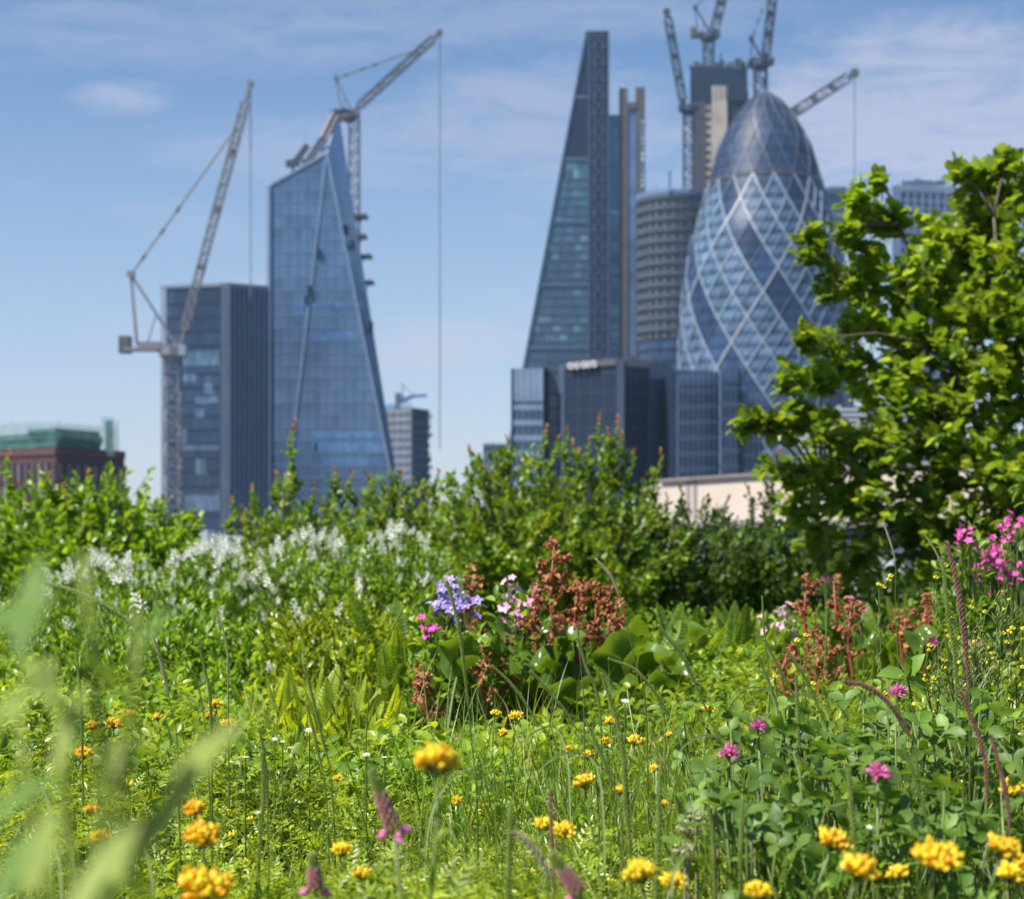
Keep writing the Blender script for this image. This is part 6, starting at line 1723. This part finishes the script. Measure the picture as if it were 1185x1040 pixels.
# arching loose blades that show singly
def arching(pts_px, Y, label, w=.0024, mat=None):
    pts = [P(x, y, Y) for x, y in pts_px]; root = Vector((pts[-1].x, Y, .03)); pts.append(root); n = len(pts)
    m = MB(); V = []; F = []
    line = []
    for i in range(n - 1):
        for k in range(4): line.append(pts[i].lerp(pts[i + 1], k / 4))
    line.append(pts[-1])
    for _ in range(3): line = [line[0]] + [(line[i - 1] + line[i] * 2 + line[i + 1]) / 4 for i in range(1, len(line) - 1)] + [line[-1]]
    for i, p in enumerate(line):
        t = i / (len(line) - 1); d = (line[min(i + 1, len(line) - 1)] - line[max(i - 1, 0)]).normalized(); s = d.cross(Vector((.2, 1, .3))).normalized() * w / 2 * min(1, t * 4 + .05)
        V += [tuple(p - s), tuple(p + Vector((0, w * .25, 0))), tuple(p + s)]
    for i in range(len(line) - 1): F += [(3 * i, 3 * i + 1, 3 * i + 4, 3 * i + 3), (3 * i + 1, 3 * i + 2, 3 * i + 5, 3 * i + 4)]
    m.add(V, F); o = m.build("long_grass", mat or leaf_grass, None, smooth=True, loc=tuple(root)); tag(o, label, "grass blade", "arching grass blades")
m_pale = m_leaf("pale_shiny_blade", [(0.25, 0.38, 0.14), (0.38, 0.48, 0.24)], trans=.35, rough=.25)
for pts, Y, lab in (([(780, 880), (790, 862), (812, 849), (835, 852), (852, 870)], 1.7, "pale grass blade arching left of the small clover plant"), ([(835, 835), (850, 800), (875, 793), (895, 800), (900, 840)], 1.9, "pale looping blade above the pale pink clover flower"), ([(790, 900), (840, 885), (890, 868), (930, 860)], 1.6, "long pale blade lying across the clover"), ([(602, 870), (618, 845), (640, 838), (648, 848), (660, 880)], 1.8, "looping pale blade left of the centre"), ([(0, 935), (25, 915), (45, 908), (60, 925)], 1.2, "shiny pale blade arching at the far left"), ([(0, 965), (30, 950), (62, 942), (90, 960)], 1.15, "second shiny blade lower at the far left"), ([(42, 966), (58, 965), (68, 990), (72, 1040)], 1.1, "bright green blade curling down at the far left"), ([(875, 850), (895, 815), (925, 800), (955, 815), (965, 860)], 1.9, "pale blade arching over the thick grass head"), ([(1185, 905), (1165, 870), (1150, 850), (1140, 880)], 1.6, "pale blade arching near the right edge"), ([(620, 895), (640, 875), (665, 868), (700, 880)], 1.6, "low pale blade in the centre of the meadow"), ([(560, 880), (520, 900), (500, 930), (490, 990)], 1.5, "thin blade behind the large lone vetch head"), ([(160, 940), (165, 970), (175, 1010), (178, 1050)], 1.2, "upright bright blade right of the blurred leaf"), ([(800, 985), (780, 1000), (775, 1040)], 1.2, "short grey-green blade at the bottom")):
    arching(pts, Y, lab, mat=m_pale)

# ---- twiggy yellow mustard at right
o = thing("twiggy_mustard_plant", "twiggy plant with tiny yellow flowers at right below the magenta flowers", "plant", (PX(1120, 2.1), 2.1, .02))
st = MB(); fl_ = MB(); pod = MB(); rootv = Vector((PX(1120, 2.1), 2.1, .02)); FP = []; PP = []; PDn = []
for k in range(26):
    tx = random.choice([random.uniform(1065, 1190), random.uniform(1085, 1150)]); ty = random.uniform(700, 810); Yk = 2.1 + random.uniform(-.12, .12)
    top = P(tx, ty, Yk); mid = rootv.lerp(top, .5) + Vector((random.uniform(-.03, .03), 0, .02)); st.tube([rootv, mid, top], [.0016, .0011, .0006], 4)
    FP.append(tuple(top))
    for q in range(9):
        t = random.uniform(.3, 1); p = mid.lerp(top, t) if random.random() < .7 else rootv.lerp(mid, t); e = p + Vector((random.uniform(-.045, .045), random.uniform(-.03, .03), random.uniform(.01, .06))); st.tube([p, e], [.0008, .0005], 3)
        if random.random() < .4: FP.append(tuple(e))
        for w_ in range(4): PP.append(tuple(p.lerp(e, random.random()))); PDn.append((random.uniform(-1, 1), random.uniform(-1, 1), 1.2))
FP = np.array(FP); n = len(FP); fl_.scatter(T_FIVE, FP, rdir(n), UP + rdir(n) * .7, .0034, .0034); n2 = n
fl_.scatter(T_LUMP, FP, rdir(n), rdir(n), .0035, .0035)
pod.scatter(T_GRAIN, np.array(PP), np.array(PDn), rdir(len(PP)), .012, .0016)
st.build("stems", m_stem, o); pod.build("seed_pods", m_seed, o, smooth=True); fp = fl_.build("tiny_flowers", pet_lemon, o, smooth=True); fp["kind"] = "stuff"
for i, (px, py) in enumerate([(1015, 685), (1022, 680), (1082, 672), (1060, 720), (998, 712)]):
    pass
def twig_stem(px, py, Y, foot, label, n=5):
    root = Vector((PX(foot, Y), Y, .02)); top = P(px, py, Y); o = thing("yellow_tipped_stem", label, "plant", tuple(root), "thin stems with tiny yellow flowers")
    m = MB(); m.tube([root, root.lerp(top, .5) + Vector((.01, 0, 0)), top], [.0016, .0012, .0007], 4); f = []; 
    pd = MB(); pp = []; dd = []
    for k in range(n):
        p = root.lerp(top, random.uniform(.55, .98)); e = p + Vector((random.uniform(-.02, .02), 0, random.uniform(.01, .03))); m.tube([p, e], [.0007, .0005], 3); f.append(e)
    for k in range(30): pp.append(tuple(root.lerp(top, random.uniform(.35, .97)))); dd.append((random.uniform(-1, 1), random.uniform(-1, 1), 1.5))
    f.append(top); m.build("stem", m_stem, o); pd.scatter(T_GRAIN, np.array(pp), np.array(dd), rdir(30), .012, .0018); pd.build("seed_pods", m_seed, o, smooth=True)
    a = MB()
    for q in f: a.scatter(T_FIVE, [tuple(q)], [(1, 0, 0)], [(0, -.5, 1)], [.005], [.005]); a.scatter(T_LUMP, [tuple(q)], [(0, 0, 1)], [(1, 0, 0)], [.004], [.004])
    a.build("tiny_flowers", pet_lemon, o, smooth=True)["kind"] = "stuff"
twig_stem(1017, 676, 2.2, 1010, "thin branched stem topped with tiny yellow flowers left of the grey-brown grass stem"); twig_stem(1083, 668, 2.2, 1078, "knobbly thin stem with a yellow tip beside the brown feathery grass"); twig_stem(1140, 708, 2.1, 1085, "slanting stem with yellow tips below the magenta flowers"); twig_stem(1168, 730, 2.1, 1165, "thin yellow-tipped stem near the right edge", 8); twig_stem(923, 740, 2.2, 945, "thin yellow-tipped stem by the low tan stalk", 3); twig_stem(897, 782, 2.1, 905, "short yellow-tipped stem under the pale pink flowers", 3)

# ---- little white flowers dotted in the grass, umbels
def daisy(px, py, Y, s, label, mat=pet_white):
    root = Vector((PX(px, Y), Y, .02)); c = P(px, py, Y); o = thing("small_white_flower", label, "flower", tuple(root), "little white flowers in the meadow")
    m = MB(); m.scatter(T_DAISY, [tuple(c)], [(1, 0, 0)], [(random.uniform(-.6, .6), random.uniform(-.8, .3), 1)], [s * .7], [s * .7]); m.build("petals", mat, o, smooth=True)
    m = MB(); m.scatter(T_LUMP, [tuple(c - Vector((0, 0, .001)))], [(0, 0, 1)], [(1, 0, 0)], [s * .3], [s * .4]); m.build("flower_centre", pet_yel, o)
    m = MB(); m.tube([root, c], [.0012, .0009], 4); m.build("stem", m_stem, o)
for a in ((723, 811, 2.4, .010, "white daisy in front of the round leaves"), (358, 845, 2.2, .011, "white daisy in front of the lime ferns"), (424, 873, 1.9, .008, "white flower above the leaning pink spike"), (284, 876, 1.9, .008, "white flower left of the thick green stalk"), (445, 876, 1.9, .006, "tiny white flower right of the one above the pink spike"), (318, 855, 2.1, .007, "small white flower left of the daisy by the lime ferns"), (300, 940, 1.6, .007, "small white bud in the grass at lower left"), (327, 858, 2.1, .006, "tiny pinkish white flower beside the small white one by the lime ferns"), (1006, 957, 1.45, .006, "little white flower above the broad vetch heads")): daisy(*a)
def umbel(px, py, Y, label):
    root = Vector((PX(px, Y), Y, .02)); c = P(px, py, Y); o = thing("cream_umbel", label, "flower", tuple(root), "cream flower umbels at the bottom"); n = 46
    q = rdir(n) * np.array([.010, .010, .004]) + np.array(tuple(c)); m = MB(); m.scatter(T_LUMP, q, rdir(n), rdir(n), .0034, .0034); m.build("florets", m_seedc, o)
    m = MB(); m.tube([root, root.lerp(c, .6), c - Vector((0, 0, .012))], [.0016, .0014, .0012], 4)
    for k in range(8): m.tube([tuple(c - Vector((0, 0, .012))), tuple(q[k])], [.0007, .0006], 3)
    m.build("stem", m_dry, o)
umbel(806, 943, 1.5, "cream umbel, leftmost and largest of three at lower right of the middle"); umbel(797, 956, 1.45, "cream umbel just under the largest one"); umbel(831, 953, 1.5, "small greyish umbel right of the largest one"); umbel(793, 982, 1.4, "small woolly umbel lowest of the cream ones")

# ---- the blurred plant close to the lens at left
NY = .44
o = thing("close_blurred_plant", "large soft-focus grey-green plant right in front of the lens at left", "plant", tuple(Vector((PX(60, NY), NY, .02))))
m = MB(); stems_ = [[(95, 640), (110, 760), (120, 900), (110, 1060)], [(158, 700), (155, 800), (140, 930), (125, 1080)], [(20, 820), (40, 950), (70, 1080)], [(60, 760), (75, 900), (90, 1080)]]
Ro = Vector((PX(60, NY), NY, .02))
for i, sp in enumerate(stems_):
    pp = [P(x, y, NY + .03 * (i - 1)) for x, y in sp] + [Ro]
    m.tube(pp, [.0010, .0013, .0016, .0018, .002][:len(pp)] if len(pp) == 5 else [.001, .0014, .0017, .002], 6)
m.build("stem", leaf_near, o, smooth=True)
def bigleaf(p0, p1, Y0, Y1, w, bend=.1, mat=None):
    Y0 *= 1.15; Y1 *= 1.15; a = P(*p0, Y0); e = P(*p1, Y1); m = MB(); d = e - a; n = 10; V = []; F = []
    s = d.cross(Vector((-.5, -1, .9))).normalized()
    for i in range(n + 1):
        t = i / n; c = a + d * t + Vector((0, 0, bend * d.length * math.sin(math.pi * t))); ww = w * math.sin(math.pi * min(1, t * .92 + .06)) ** .75 / 2
        V += [tuple(c - s * ww + Vector((0, 0.003, .0))), tuple(c + Vector((0, .002, -.001))), tuple(c + s * ww)]
    for i in range(n): F += [(3 * i, 3 * i + 1, 3 * i + 4, 3 * i + 3), (3 * i + 1, 3 * i + 2, 3 * i + 5, 3 * i + 4)]
    m.add(V, F); return m.build("leaf", mat or leaf_near, o, smooth=True)
leaf_near_d = m_leaf("green_near_leaves", [(0.10, 0.19, 0.03), (0.15, 0.25, 0.05)], trans=.4, rough=.5, nscale=30, namp=.15)
bigleaf((75, 1070), (205, 930), .34, .36, .0135, .06)
bigleaf((185, 955), (285, 830), .36, .40, .0115, .10)
bigleaf((150, 820), (163, 735), .40, .42, .004, .0)
bigleaf((120, 930), (158, 830), .38, .40, .0045, .05)
bigleaf((20, 760), (45, 640), .34, .36, .010, .0, leaf_near_d)
bigleaf((-25, 730), (60, 690), .33, .34, .011, .0, leaf_near_d)
bigleaf((-15, 850), (60, 775), .32, .35, .010, .05)
bigleaf((60, 900), (95, 790), .36, .38, .007, .0)
bigleaf((90, 760), (150, 820), .38, .40, .004, .1, leaf_near_d)
bigleaf((158, 750), (195, 700), .40, .42, .005, .0, leaf_near_d)
bigleaf((-20, 960), (70, 900), .34, .36, .009, .1, leaf_near_d)
bigleaf((30, 1040), (60, 930), .32, .34, .009, .0)
bigleaf((110, 880), (190, 870), .40, .42, .005, .15)
bigleaf((-10, 1060), (30, 960), .30, .32, .008, .0, leaf_near_d)
bigleaf((70, 830), (20, 760), .36, .38, .006, .1)
bigleaf((125, 1010), (185, 1060), .36, .38, .005, .1, leaf_near_d)

# ---- tiny yellow trefoil flowers dotted through the meadow, all alike
proto = thing("small_trefoil_flower", "tiny yellow trefoil flower dotted in the green meadow carpet", "flower", (0, 0, 0), "tiny yellow flowers in the meadow carpet")
m = MB(); a_ = np.arange(5) * 1.257
m.scatter(T_FLO_BASE, np.zeros((5, 3)), np.stack([np.cos(a_), np.sin(a_), .7 + 0 * a_], 1), np.tile(UP, (5, 1)), .009, .0045); m.scatter(T_FLO_TIP, np.zeros((5, 3)), np.stack([np.cos(a_), np.sin(a_), .7 + 0 * a_], 1), np.tile(UP, (5, 1)), .009, .0045, 1)
m.build("florets", [pet_yel, pet_lemon], proto, smooth=True); m = MB(); m.tube([(0, 0, 0), (.004, 0, -.05), (0, 0, -.1)], [.0008, .0009, .001], 4); m.build("stem", m_stem, proto)
for k in range(95):
    Yf = 1.35 * (3.3 / 1.35) ** random.random(); pxf = random.choice([random.uniform(20, 300), random.uniform(300, 1180), random.uniform(560, 1180)])
    xf = PX(pxf, Yf); zf = float(gz(xf, Yf) + meadow_h(xf, Yf)) + random.uniform(.0, .035)
    o = proto if k == 0 else copy_tree(proto)
    place(o, (xf, Yf, zf), rz=random.uniform(0, 6), s=random.uniform(.6, 1.25), tilt=(random.uniform(-.4, .4), random.uniform(-.4, .4)))

# ---- the air between
mb = MB()
mb.box(-700, 700, -60, 1100, GROUND_Z - 1, 330)
hz = mb.build("haze", p_city, kind="stuff")
hm = bpy.data.materials.new("haze_air"); hm.use_nodes = True
for n in list(hm.node_tree.nodes):
    if n.type != 'OUTPUT_MATERIAL': hm.node_tree.nodes.remove(n)
pv = hm.node_tree.nodes.new('ShaderNodeVolumePrincipled')
pv.inputs['Color'].default_value = (0.42, 0.66, 1.0, 1)
pv.inputs['Density'].default_value = 0.0001
pv.inputs['Anisotropy'].default_value = 0.0
hm.node_tree.links.new(pv.outputs['Volume'], hm.node_tree.nodes['Material Output'].inputs['Volume'])
hz.data.materials.clear(); hz.data.materials.append(hm)
tag(hz, "pale blue air over the city")
